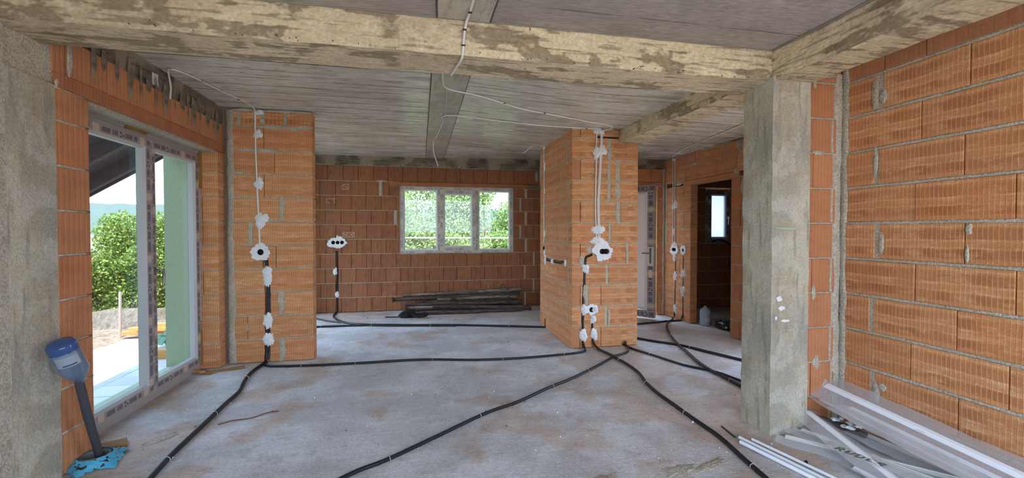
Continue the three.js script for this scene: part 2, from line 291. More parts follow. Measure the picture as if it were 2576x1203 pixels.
// rough-sided prism along a polyline in a wall's own plane: for chases and socket holes
function cutter(poly, w, depth, seed = 1) {
  const r = mulberry(seed * 97 + 3), L = [], Rr = [], n = [];
  for (let i = 0; i < poly.length - 1; i++) { const [a, b] = poly[i], [c, d] = poly[i + 1], k = Math.max(1, Math.round(Math.hypot(c - a, d - b) / 0.035)); for (let j = 0; j < k; j++) n.push([lerp(a, c, j / k), lerp(b, d, j / k)]); }
  n.push(poly[poly.length - 1]);
  n.forEach((p, i) => { const a = n[Math.max(0, i - 1)], b = n[Math.min(n.length - 1, i + 1)], l = Math.hypot(b[0] - a[0], b[1] - a[1]), tx = (b[0] - a[0]) / l, ty = (b[1] - a[1]) / l; L.push([p[0] - ty * (w / 2 + 0.007 * (r() - 0.5)), p[1] + tx * (w / 2 + 0.007 * (r() - 0.5))]); Rr.push([p[0] + ty * (w / 2 + 0.007 * (r() - 0.5)), p[1] - tx * (w / 2 + 0.007 * (r() - 0.5))]); });
  const s = new THREE.Shape([...L, ...Rr.reverse()].map((p) => new THREE.Vector2(...p))); const g = new THREE.ExtrudeGeometry(s, { depth: depth + 0.03, bevelEnabled: false, steps: 1 }); g.translate(0, 0, -depth); return g;
}
function holeCutter(x, y, r, depth) { const g = new THREE.CylinderGeometry(r, r, depth + 0.03, 20); g.rotateX(Math.PI / 2); g.translate(x, y, (0.03 - depth) / 2); return g; }

// ------------------------------------------------------------------ walls laid block by block
class Wall {
  // facing: 'z' (towards +z, s = x), 'x' (towards +x, s = -z), '-x' (towards -x, s = z)
  constructor(name, facing, at, label) {
    this.g = new THREE.Group(); this.g.name = numbered(name); scene.add(this.g); tag(this.g, label, 'wall', null, 'structure');
    this.g.rotation.y = { z: 0, x: Math.PI / 2, '-x': -Math.PI / 2 }[facing]; if (facing === 'z') this.g.position.z = at; else this.g.position.x = at;
    this.cuts = []; this.mortar = [];
  }
  cut(geo) { geo.computeBoundingBox(); this.cuts.push(geo); return this; }
  carve(geo, off) { // geo sits at off (x,y) in the wall's plane
    geo.computeBoundingBox(); let b = geo.boundingBox.clone().translate(off), out = geo, hit = false;
    for (const c of this.cuts) if (c.boundingBox.intersectsBox(b)) {
      hit = true; const A = new Brush(out), B = new Brush(c); A.geometry.computeBoundingBox(); B.position.copy(off).negate(); B.updateMatrixWorld(); A.updateMatrixWorld();
      const r = evaluator.evaluate(A, B, SUBTRACTION); out = r.geometry.index ? r.geometry.toNonIndexed() : r.geometry;
    }
    return hit ? out : geo;
  }
  brick(s0, s1, y0, y1, depth, mats, o = {}) {
    if (s1 - s0 < 0.012 || y1 - y0 < 0.012) return;
    const geo = brickGeo(s1 - s0, y1 - y0, depth, 0.003, rr(0, 6), o.us ?? 1), off = V((s0 + s1) / 2, (y0 + y1) / 2, rr(-0.002, 0.002) + (o.proud ?? 0));
    const m = part('brick', this.carve(geo, off), mats[Math.floor(rnd() * mats.length)], this.g); m.position.copy(off); return m;
  }
  row(y0, y1, s0, s1, joints, o = {}) {
    const { mats, depth = 0.12, bed = 0.014, gap = 0.005 } = o, J = joints.map((j) => Array.isArray(j) ? j : [j, gap]); let a = s0;
    for (const [s, w] of J) { this.brick(a, s - w / 2, y0 + bed / 2, y1 - bed / 2, depth, mats, o); if (w > 0.01) this.fill(s - w / 2 - 0.004, s + w / 2 + 0.004, y0, y1, depth); a = s + w / 2; }
    this.brick(a, s1, y0 + bed / 2, y1 - bed / 2, depth, mats, o);
    if (o.noBed) return; this.strip(s0, s1, y1, bed, depth);
  }
  strip(s0, s1, y, t, depth = 0.12) { // hand-laid bed joint
    const n = Math.max(2, Math.min(60, Math.round((s1 - s0) / 0.05))), sh = []; const z = -0.0015, P = [], U = [], I = [];
    for (let i = 0; i <= n; i++) { const s = lerp(s0 + 0.002, s1 - 0.002, i / n), q = t * 0.35, a = t / 2 + 0.0006 + q * (n2(s * 30, y * 40, 9) - 0.4), b = t / 2 + 0.0006 + q * (n2(s * 30 + 50, y * 40, 9) - 0.4), zz = z + 0.006 * (n2(s * 22, y * 50 + 9, 10) - 0.5); for (const [yy, zq] of [[y - a, -depth + 0.012], [y - a, zz - 0.002], [y - a * 0.4, zz + 0.002], [y + b * 0.4, zz + 0.002], [y + b, zz - 0.002], [y + b, -depth + 0.012]]) { P.push(s, yy, zq); U.push(s, yy + zq); } }
    for (let i = 0; i < n; i++) for (let k = 0; k < 6; k++) { const a = i * 6 + k, b = i * 6 + (k + 1) % 6, c = a + 6, d = b + 6; I.push(a, c, b, b, c, d); }
    for (let k = 1; k < 5; k++) { I.push(0, k, k + 1); I.push(n * 6, n * 6 + k + 1, n * 6 + k); }
    const g = new THREE.BufferGeometry(); g.setAttribute('position', new THREE.Float32BufferAttribute(P, 3)); g.setAttribute('uv', new THREE.Float32BufferAttribute(U, 2)); g.setIndex(I); g.computeVertexNormals(); this.mortar.push(this.carve(g.toNonIndexed(), V(0, 0, 0)));
  }
  fill(s0, s1, y0, y1, depth = 0.12) { const g = new THREE.BoxGeometry(s1 - s0, y1 - y0, depth - 0.014, 2, 5, 1); g.translate((s0 + s1) / 2, (y0 + y1) / 2, -depth / 2 + 0.004); const p = g.attributes.position; for (let i = 0; i < p.count; i++) if (p.getZ(i) > -0.02) { p.setZ(i, p.getZ(i) + 0.005 * (n2(p.getX(i) * 40, p.getY(i) * 25, 12) - 0.6)); p.setX(i, p.getX(i) + 0.008 * (n2(p.getX(i) * 10, p.getY(i) * 30, 13) - 0.5)); } const h = boxUV(g.toNonIndexed()); h.computeVertexNormals(); this.mortar.push(this.carve(h, V(0, 0, 0))); }
  smear(s, y, w, h, seed) { const g = dabGeo(w / 2, h / 2, 0.004, seed, 0.5); const m = part('mortar_smear', this.carve(g, V(s, y, 0.0025)), M.mortar, this.g); m.position.set(s, y, 0.0025); return m; }
  band(s, w, y0, y1, seed) { // mortar smeared up an inside corner
    const n = Math.round((y1 - y0) / 0.03), P = [], U = [], I = []; for (let i = 0; i <= n; i++) { const y = lerp(y0, y1, i / n), a = w * (0.32 + 0.5 * n2(y * 9, seed * 7, 3)), b = w * (0.32 + 0.5 * n2(y * 9 + 40, seed * 7, 3)); for (let k = 0; k < 6; k++) { const t = k / 5, x = s + lerp(-a, b, t); P.push(x, y, k % 5 ? 0.0035 + 0.006 * n2(x * 60, y * 40, 4) : -0.004); U.push(x, y); } }
    for (let i = 0; i < n; i++) for (let k = 0; k < 5; k++) { const a = i * 6 + k; I.push(a, a + 1, a + 6, a + 1, a + 7, a + 6); } const g = new THREE.BufferGeometry(); g.setAttribute('position', new THREE.Float32BufferAttribute(P, 3)); g.setAttribute('uv', new THREE.Float32BufferAttribute(U, 2)); g.setIndex(I); g.computeVertexNormals(); return part('mortar_smear', g, M.mortar, this.g);
  }
  block(s0, s1, y0, y1, z0, z1, m, name = 'core') { return part(name, box(s0, y0, z0, s1, y1, z1), m, this.g); }
  done() { if (this.mortar.length) { const m = part('mortar', G(this.mortar), M.mortar, this.g); m.userData.kind = 'stuff'; } return this; }
}
const C = 0.2475; // height of a course
const courses = (n, y0 = 0) => [...Array(n)].map((_, i) => [y0 + i * C, y0 + (i + 1) * C]);

// ------------------------------------------------------------------ floor and ceilings
{
  const x0 = -2.4, x1 = 6.2, z0 = -8.1, z1 = 1.3, nx = 150, nz = 165, g = new THREE.PlaneGeometry(x1 - x0, z1 - z0, nx, nz); g.rotateX(-Math.PI / 2); g.translate((x0 + x1) / 2, 0, (z0 + z1) / 2);
  const p = g.attributes.position, col = new Float32Array(p.count * 3), uv = g.attributes.uv;
  for (let i = 0; i < p.count; i++) {
    const x = p.getX(i), z = p.getZ(i); p.setY(i, 0.004 * (n2(x * 3, z * 3, 21) - 0.5)); uv.setXY(i, x, z);
    // patches of brick dust and earth trodden into the slab where people walk
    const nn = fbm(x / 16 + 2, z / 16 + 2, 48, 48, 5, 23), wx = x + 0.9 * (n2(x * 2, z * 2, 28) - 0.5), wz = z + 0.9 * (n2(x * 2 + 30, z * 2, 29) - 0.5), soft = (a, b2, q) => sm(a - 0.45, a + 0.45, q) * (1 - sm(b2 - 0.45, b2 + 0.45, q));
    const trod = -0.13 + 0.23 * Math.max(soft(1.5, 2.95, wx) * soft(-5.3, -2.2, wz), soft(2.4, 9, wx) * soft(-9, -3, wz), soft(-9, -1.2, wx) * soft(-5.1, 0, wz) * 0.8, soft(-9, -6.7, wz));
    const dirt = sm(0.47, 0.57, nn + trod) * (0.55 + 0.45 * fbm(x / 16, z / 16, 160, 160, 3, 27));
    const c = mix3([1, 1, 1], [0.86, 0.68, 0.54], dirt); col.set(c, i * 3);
  }
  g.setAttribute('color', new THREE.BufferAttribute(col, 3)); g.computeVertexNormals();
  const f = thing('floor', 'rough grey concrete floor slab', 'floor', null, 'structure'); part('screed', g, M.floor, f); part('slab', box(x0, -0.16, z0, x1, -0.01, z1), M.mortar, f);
  for (const [x, z, a, b, sd] of [[1.47, -2.24, 0.13, 0.06, 1], [1.68, -2.25, 0.15, 0.04, 2], [0.95, -2.2, 0.16, 0.06, 3], [1.1, -2.13, 0.1, 0.04, 4], [-1.7, -3.3, 0.1, 0.05, 5]]) { const q = dabGeo(a, b, 0.006, 600 + sd, 0.8, 50, 10); q.rotateX(-Math.PI / 2); q.rotateY(0.2 * sd); q.translate(x, 0.002, z); part('cement_patch', q, M.mortar, f); }
}
const ceilY = (x, z) => 2.66 - 0.07 * sm(0, 1.7, x) + 0.11 * sm(0, 1.7, x) * sm(6.2, 7.8, -z);
function slab(name, label, x0, x1, z0, z1, fy, m, top = 2.95) {
  const nx = 40, nz = 40, g = new THREE.PlaneGeometry(x1 - x0, z1 - z0, nx, nz); g.rotateX(Math.PI / 2); g.translate((x0 + x1) / 2, 0, (z0 + z1) / 2); const p = g.attributes.position;
  for (let i = 0; i < p.count; i++) { const x = p.getX(i), z = p.getZ(i); p.setY(i, fy(x, z)); g.attributes.uv.setXY(i, x, z); } g.computeVertexNormals();
  const t = thing(name, label, 'ceiling', null, 'structure'); part('soffit', g, m, t); part('slab', box(x0, top - 0.2, z0, x1, top, z1), M.mortar, t); return t;
}
slab('ceiling_front', 'smooth grey concrete ceiling slab above the foreground', -2.35, 3.3, -2.8, 1.3, () => 2.605, M.ceilFront);
const ceilBack = slab('ceiling_back', 'board-marked concrete ceiling above the room with the wide window', -2.35, 2.5, -8.1, -2.7, ceilY, M.ceil);
slab('ceiling_hall', 'board-marked concrete ceiling of the hallway on the right', 2.45, 4.07, -7.0, -2.7, () => 2.555, M.ceil);
slab('ceiling_bathroom', 'concrete ceiling of the small dark room', 4.07, 6.2, -7.0, -4.0, () => 2.555, M.ceil);
{ // smooth infill strip running down the middle of the back ceiling
  const g = new THREE.PlaneGeometry(0.31, 4.9, 2, 40); g.rotateX(Math.PI / 2); g.translate(0.25, 0, -5.3); const p = g.attributes.position; for (let i = 0; i < p.count; i++) { const z = p.getZ(i), x = p.getX(i) + (p.getX(i) > 0.25 ? 0.01 : -0.012) * 0; p.setY(i, ceilY(0.25, z) - 0.006); g.attributes.uv.setXY(i, x, z); } g.computeVertexNormals(); part('infill_strip', g, M.ceilStrip, ceilBack);
  const e = []; for (const s of [0.095, 0.405]) { const pts = []; for (let i = 0; i <= 40; i++) { const z = -2.85 - i * 0.1225; pts.push([s + 0.004 * (n2(z * 8, s * 90, 3) - 0.5), ceilY(0.25, z) - 0.002, z]); } e.push(tube(pts, 0.0055, 60, 5)); } part('infill_edge', G(e), M.mortarDark, ceilBack);
  const f = scene.children.find((o) => o.name === 'ceiling_front'), q = new THREE.PlaneGeometry(0.31, 1.6); q.rotateX(Math.PI / 2); q.translate(0.25, 2.598, -1.72); for (let i = 0; i < 4; i++) q.attributes.uv.setXY(i, q.attributes.position.getX(i), q.attributes.position.getZ(i)); part('infill_strip', q, M.ceilStrip, f);
  const e2 = []; for (const s of [0.095, 0.405]) { const pts = []; for (let i = 0; i <= 20; i++) { const z = -2.52 + i * 0.08; pts.push([s + 0.02 * (n2(z * 12, s * 90, 3) - 0.5), 2.6, z]); } e2.push(tube(pts, 0.006, 40, 5)); } part('infill_edge', G(e2), M.mortarDark, f);
}

// ------------------------------------------------------------------ columns and beams
{
  single('concrete_column', castBox(2.31, -0.02, -2.77, 2.61, 2.42, -2.5, 0.06, 0.006, 3), M.column, 'grey concrete column beside the right brick wall', 'column', null, 'structure');
  const cr = scene.children[scene.children.length - 1];
  // paint splashes and a green marker line
  const spl = []; for (const [x, y, w, h, s] of [[2.37, 0.93, 0.05, 0.035, 1], [2.39, 0.865, 0.055, 0.03, 2], [2.345, 0.8, 0.02, 0.03, 3], [2.42, 0.78, 0.06, 0.02, 4]]) { const g = dabGeo(w / 2, h / 2, 0.002, s + 40, 0.6); g.translate(x, y, -2.493); spl.push(g); } part('paint_splash', G(spl), M.plaster, cr);
  const mk = dabGeo(0.08, 0.011, 0.0008, 61, 0.8); mk.translate(2.42, 1.405, -2.4925); part('marker_line', mk, mat({ color: hex('#a3ad92'), roughness: 0.9 }), cr);
  single('concrete_column', castBox(-2.3, -0.02, -2.9, -1.98, 2.2, -2.6, 0.06, 0.006, 9), M.column, 'grey concrete column at the left edge beside the glazed door', 'column', null, 'structure');
  single('concrete_beam', castBox(-2.3, 2.4, -2.85, 2.34, 2.63, -2.535, 0.07, 0.006, 14), M.beam, 'long yellowish concrete beam crossing the room overhead', 'beam', null, 'structure');
  const A = scene.children[scene.children.length - 1];
  { const r = mulberry(5), nails = []; for (let i = 0; i < 34; i++) { const x = -1.6 + 3.8 * r(), y = 2.405 + 0.02 * r(), z = -2.53; nails.push(rod([x, y, z - 0.01], [x + 0.006 * (r() - 0.5), y - 0.01 * r(), z + 0.014 * r() + 0.004], 0.0022, 5)); } part('nail', G(nails), M.rust, A); const lip = []; for (let i = 0; i <= 90; i++) { const x = -2.0 + i * 0.048; lip.push([x, 2.603 + 0.006 * (n2(x * 14, 3, 4) - 0.5), -2.527 + 0.008 * (n2(x * 20, 8, 4) - 0.5)]); } part('cement_lip', tube(lip, 0.008, 180, 5), M.mortar, A); }
  single('concrete_beam', castBox(2.33, 2.4, -2.55, 2.625, 2.63, 1.1, 0.08, 0.006, 24), M.beam, 'yellowish concrete beam running above the right brick wall', 'beam', null, 'structure');
  const B = scene.children[scene.children.length - 1];
  { const lip = []; for (let i = 0; i <= 60; i++) { const z = -2.52 + i * 0.05; lip.push([2.324 + 0.01 * (n2(z * 14, 3, 4) - 0.5), 2.6, z]); } part('cement_lip', tube(lip, 0.009, 120, 5), M.mortar, B); }
  single('concrete_beam', castBox(2.33, 2.43, -4.86, 2.6, 2.63, -2.8, 0.08, 0.005, 34), M.beam, 'short grey concrete beam between the column and the central brick pier', 'beam', null, 'structure');
}

// ------------------------------------------------------------------ right wall and return
{
  const w = new Wall('wall_right', '-x', 2.97, 'orange ribbed clay block wall on the right'), y0 = 0.205 - C, mats = M.wide; const far = -2.6, near = 1.3;
  const odd = (p) => { const a = [-2.085 + p]; while (a[a.length - 1] < near - 0.45) a.push(a[a.length - 1] + 0.462); return a; }, even = (p) => { const a = [[-2.325 + p, 0.03], -1.848 + p]; while ((a[a.length - 1][0] ?? a[a.length - 1]) < near - 0.45) a.push((a[a.length - 1]) + 0.462); return a; };
  for (let k = 0; k < 10; k++) { const a = y0 + k * C, b = a + C, shift = 0.012 * Math.sin(k * 1.7) - 0.004 * (9 - k); w.row(Math.max(a, 0.0), b, far, near, k % 2 ? even(shift) : odd(shift), { mats, depth: 0.12, bed: 0.02 }); }
  w.row(y0 + 10 * C, 2.6, far, near, [-2.3, -2.06, -1.6, -1.14, -0.7, -0.2, 0.3, 0.8], { mats: M.groove, depth: 0.12, noBed: true, us: 0.5 });
  let sd = 200; for (const [s, y, ww, h] of [[-2.355, 2.30, 0.05, 0.2], [-2.30, 2.27, 0.05, 0.1], [-2.345, 1.85, 0.035, 0.2], [-2.30, 1.3, 0.04, 0.16], [-1.835, 1.40, 0.035, 0.06], [-1.84, 1.26, 0.02, 0.1], [-2.28, 0.36, 0.05, 0.06], [-1.56, 0.62, 0.06, 0.03], [-2.32, 0.3, 0.05, 0.18]]) w.smear(s, y, ww, h, sd++);
  w.band(-2.57, 0.06, 0.01, 2.58, 3);
  w.block(-2.62, 1.3, 0, 2.9, -0.4, -0.1, M.mortarDark); w.done();

  const q = new Wall('wall_right_return', 'z', -2.575, 'narrow clay block return between the concrete column and the right wall');
  for (let k = 0; k < 10; k++) { const a = y0 + k * C; q.row(Math.max(a, 0), a + C, 2.612, 2.945, [[k % 2 ? 2.895 : 2.88, 0.02], ...(k % 3 === 1 ? [2.715] : [])].sort((m, n) => (m[0] ?? m) - (n[0] ?? n)), { mats: M.groove, depth: 0.2, bed: 0.012 }); }
  q.row(y0 + 10 * C, 2.6, 2.612, 2.945, [], { mats: M.groove, depth: 0.2, noBed: true });
  q.band(2.93, 0.05, 0.01, 2.5, 5);
  q.smear(2.72, 2.44, 0.03, 0.1, 281); q.smear(2.80, 2.5, 0.2, 0.05, 282); q.smear(2.76, 1.94, 0.1, 0.03, 283); q.smear(2.73, 0.95, 0.035, 0.1, 284); q.smear(2.76, 0.45, 0.06, 0.1, 285); q.smear(2.84, 0.27, 0.05, 0.1, 286);
  q.block(2.6, 2.97, 0, 2.9, -0.25, -0.16, M.mortarDark); q.done();
}

// ------------------------------------------------------------------ left wall with the door opening
{
  const w = new Wall('wall_left', 'x', -1.98, 'clay block wall around the glazed double door');
  for (let k = 0; k < 9; k++) { const a = -0.012 + k * 0.2525; w.row(Math.max(a, 0.0), Math.min(a + 0.2525, 2.19), 2.9, 3.152, [], { mats: M.groove, depth: 0.24, bed: 0.012, us: 0.7 }); }
  // lintel, course above it, ring beam
  part('lintel', castBox(2.915, 2.19, -0.16, 5.02, 2.268, 0.012, 0.09, 0.0025, 7), texMat(T.groove, 0.002, { color: new THREE.Color().setRGB(0.8, 0.72, 0.7) }), w.g, 'clay-faced lintel over the glazed door');
  const ps = [2.9, 3.0, 3.33, 3.56, 3.83, 4.07, 4.31, 4.56, 4.8, 5.04]; for (let i = 0; i < ps.length - 1; i++) w.brick(ps[i] + 0.003, ps[i + 1] - 0.003, 2.275, 2.475 + (i < 3 ? 0.02 : 0), 0.2, M.groove, { us: 0.8, proud: i ? 0 : -0.015 });
  part('ring_beam', castBox(2.86, 2.46, -0.25, 8, 2.95, -0.012, 0.08, 0.004, 5), M.ring, w.g, 'dark stained concrete ring beam');
  // mortar runs down from the ring beam
  let sd = 300; for (let i = 0; i < 16; i++) { const s = 3.2 + 1.8 * (i / 16) + 0.02 * Math.sin(i * 5), l = 0.05 + 0.09 * Math.abs(Math.sin(i * 2.3 + 1)); const g = dabGeo(0.022 + 0.014 * Math.sin(i * 3), l, 0.003, sd++, 0.6); const m = part('mortar_run', g, M.ring, w.g); m.position.set(s, 2.5 - l * 0.35, 0.003); }
  for (const [s, y, ww, h] of [[3.01, 2.38, 0.05, 0.2], [2.93, 2.22, 0.06, 0.06]]) w.smear(s, y, ww, h, sd++);
  w.done();
  const r = new Wall('wall_left_reveal', 'z', -4.88, 'clay block door reveal beside the left brick pier');
  for (const [a, b] of courses(8)) r.row(a, b, -2.215, -1.98, rnd() > 0.7 ? [-2.12] : [], { mats: M.fine, depth: 0.16, bed: 0.011 }); r.row(8 * C, 2.19, -2.215, -1.98, [], { mats: M.fine, depth: 0.16, noBed: true }); r.done();
  // expanding foam round the door frame
  const foamPts = []; for (let i = 0; i <= 40; i++) foamPts.push([-2.155 + 0.01 * n2(i * 3, 2, 3), 0.5 + i * 0.038, -4.865 + 0.012 * (n2(i * 2.2, 9, 3) - 0.5)]);
  const foam = single('wall_foam_seam', G(tube(foamPts, 0.018, 160, 7), tube([...Array(30)].map((_, i) => [-2.15, 2.163 + 0.006 * n2(i * 3, 4, 3), -3.25 - i * 0.055]), 0.017, 140, 7)), M.foam, 'cream foam bead sealing the door frame', 'foam', null, 'structure');
  part('foam_patch', tube([...Array(8)].map((_, i) => [-2.13, 2.165 + 0.01 * n2(i * 5, 4, 3), -3.75 - i * 0.035]), 0.02, 40, 7), M.foamYellow, foam); part('foam_patch', tube([...Array(8)].map((_, i) => [-2.14 + 0.01 * n2(i * 4, 1, 3), 2.16 - i * 0.05, -4.872]), 0.02, 40, 7), M.foamYellow, foam); part('foam_patch', tube([...Array(8)].map((_, i) => [-2.15, 0.05 + i * 0.05, -4.872]), 0.02, 40, 7), M.foamYellow, foam);
  // the rest of the left wall: in front of the door, and behind the pier with a second opening
  const o = thing('wall_left_outer', 'outer shell of the left wall with green render outside', 'wall', null, 'structure'); const blk = (x0, y0, z0, x1, y1, z1, m) => part('wall_block', box(x0, y0, z0, x1, y1, z1), m, o);
  blk(-2.24, 0, -2.6, -1.98, 2.95, 1.3, M.mortar);
  blk(-2.24, 0, -5.5, -1.99, 2.95, -5.04, M.mortar); blk(-2.24, 2.3, -7.45, -1.99, 2.95, -5.5, M.mortar); blk(-2.24, 0, -8.1, -1.99, 2.95, -7.45, M.mortar); blk(-2.24, 2.17, -5.04, -2.0, 2.95, -2.6, M.mortar);
  const rd = (x0, y0, z0, x1, y1, z1) => part('render', box(x0, y0, z0, x1, y1, z1), M.green, o);
  rd(-2.5, -0.12, -5.45, -2.242, 3.0, -4.97); rd(-2.5, 2.17, -4.97, -2.242, 3.0, -3.1); rd(-2.5, -0.12, -3.1, -2.242, 3.0, 1.3); rd(-2.5, 2.3, -7.45, -2.242, 3.0, -5.45); rd(-2.5, -0.12, -8.3, -2.242, 3.0, -7.45); rd(-2.5, -0.12, -4.97, -2.242, 0.02, -3.1);
}

// ------------------------------------------------------------------ left pier
const socketHole = (w, s, y, r, d = 0.06) => w.cut(holeCutter(s, y, r, d));
{
  const w = new Wall('wall_pier_left', 'z', -5.0, 'brick pier beside the glazed door');
  const gx = -1.575; w.cut(cutter([[gx - 0.02, 1.1], [gx + 0.005, 0.75], [gx, 0.5], [gx - 0.005, 0.2], [gx - 0.01, -0.02]], 0.055, 0.045, 5)); socketHole(w, -1.635, 1.165, 0.036);
  const R = [[[-1.447, 0.03]], [-1.768], [[-1.443, 0.03]], [-1.58], [-1.488], [[-1.72, 0.025]], [[-1.44, 0.03]], [-1.595], [-1.495], [-1.595]];
  courses(10).forEach(([a, b], i) => w.row(a, b, -1.925, -1.125, R[i], { mats: M.fine, depth: 0.135, bed: 0.014 }));
  w.row(10 * C, 2.645, -1.925, -1.125, [[-1.83, 0.03], [-1.605, 0.045], [-1.385, 0.035]], { mats: M.wide, depth: 0.135, noBed: true, us: 0.6 });
  let sd = 400; w.band(-1.91, 0.055, 0.01, 2.63, 7);
  for (const [s, y, ww, h] of [[-1.44, 0.65, 0.07, 0.22], [-1.43, 0.13, 0.05, 0.2], [-1.73, 1.37, 0.05, 0.22], [-1.43, 1.62, 0.045, 0.24], [-1.55, 2.225, 0.24, 0.045], [-1.75, 2.23, 0.2, 0.03], [-1.5, 2.475, 0.4, 0.04], [-1.2, 2.48, 0.15, 0.04], [-1.53, 1.5, 0.08, 0.03], [-1.3, 2.465, 0.1, 0.05], [-1.82, 1.99, 0.12, 0.03], [-1.77, 0.38, 0.015, 0.1], [-1.36, 2.64, 0.5, 0.03], [-1.75, 2.64, 0.3, 0.03]]) w.smear(s, y, ww, h, sd++);
  w.done();
}
// ------------------------------------------------------------------ central pier
{
  const w = new Wall('wall_pier_center', 'z', -4.83, 'brick pier standing in the middle of the room');
  w.cut(cutter([[1.99, 1.11], [1.91, 1.08], [1.893, 0.98], [1.885, 0.7], [1.87, 0.35], [1.875, -0.02]], 0.032, 0.04, 9)); w.cut(cutter([[2.0, 0.42], [1.99, 0.2], [2.0, -0.02]], 0.03, 0.04, 13)); socketHole(w, 2.105, 1.143, 0.034); socketHole(w, 2.165, 1.143, 0.034); w.cut(cutter([[2.1, 1.143], [2.17, 1.143]], 0.04, 0.05, 4)); socketHole(w, 1.98, 0.455, 0.033);
  w.cut(holeCutter(2.40, 0.03, 0.035, 0.06));
  const x1 = 2.57, J = [[2.1], [[2.165, 0.03]], [[1.93, 0.03], 2.1], [[2.175, 0.03]], [[2.43, 0.03]], [[2.21, 0.03]], [[2.32, 0.045]], [[2.2, 0.04]], [[2.31, 0.05]], [[2.2, 0.04]]];
  const o = { mats: M.wide, bed: 0.015, us: 1.3 };
  courses(10).forEach(([a, b], i) => { if (i % 2) w.row(a, b, 1.735, x1, J[i], { ...o, depth: 0.135 }); else { w.brick(1.737, 1.835, a + 0.006, b - 0.006, 0.2, M.groove, { us: 0.6 }); w.row(a, b, 1.842, x1, J[i], { ...o, depth: 0.135 }); w.strip(1.735, 1.85, b, 0.012, 0.1); } });
  w.brick(1.74, 1.83, 10 * C + 0.006, 2.585, 0.2, M.groove, { us: 0.6 }); w.brick(1.84, 2.03, 10 * C + 0.006, 2.585, 0.135, M.wide); w.brick(2.045, 2.32, 10 * C + 0.03, 2.585, 0.135, M.wide);
  let sd = 450; for (const [s, y, ww, h] of [[2.31, 1.86, 0.07, 0.22], [2.20, 2.3, 0.05, 0.2], [2.19, 2.09, 0.05, 0.22], [2.3, 1.6, 0.04, 0.22], [1.95, 1.17, 0.06, 0.09], [1.86, 1.02, 0.07, 0.14], [1.9, 0.66, 0.06, 0.2], [2.2, 0.35, 0.03, 0.2], [2.5, 2.44, 0.2, 0.03], [2.43, 1.1, 0.03, 0.22], [2.35, 2.5, 0.03, 0.15], [1.8, 2.58, 0.15, 0.03], [2.05, 2.585, 0.4, 0.02]]) w.smear(s, y, ww, h, sd++);
  w.block(1.85, 2.57, 0, 2.9, -1.37, -0.12, M.fine[0]); w.done();
  const l = new Wall('wall_pier_center_side', '-x', 1.735, 'side face of the central brick pier towards the back room');
  l.cut(cutter([[-5.92, 0.985], [-5.3, 0.985], [-5.02, 1.0]], 0.045, 0.04, 17)); l.cut(holeCutter(-6.0, 1.13, 0.04, 0.05)); l.cut(new THREE.BoxGeometry(0.085, 0.16, 0.16).translate(-5.94, 0.06, -0.01));
  const K = [[-6.1, -5.73, -5.33], [-5.8, [-5.03, 0.03]], [-6.1, -5.33], [-6.1, [-4.99, 0.03], -5.42].sort((a, b) => (a[0] ?? a) - (b[0] ?? b)), [[-5.66, 0.03], -5.33], [-5.36, [-4.985, 0.03]], [-5.28], [-6.0, [-4.985, 0.035]], [[-5.24, 0.03]], [-5.34, [-4.98, 0.03]]];
  courses(10).forEach(([a, b], i) => l.row(a, b, -6.2, i % 2 ? -4.968 : -4.832, K[i].filter((j) => (j[0] ?? j) < (i % 2 ? -4.975 : -4.84)), { mats: M.fine, depth: 0.1, bed: 0.012 }));
  l.row(10 * C, 2.6, -6.2, -4.832, [[-5.25, 0.02], -5.7], { mats: M.fine, depth: 0.1, noBed: true });
  for (const [s, y, ww, h] of [[-5.2, 2.59, 0.5, 0.03], [-5.8, 2.59, 0.5, 0.03], [-6.18, 2.3, 0.06, 0.5], [-5.0, 2.3, 0.04, 0.2], [-5.25, 1.85, 0.04, 0.22]]) l.smear(s, y, ww, h, sd++);
  l.done();
}
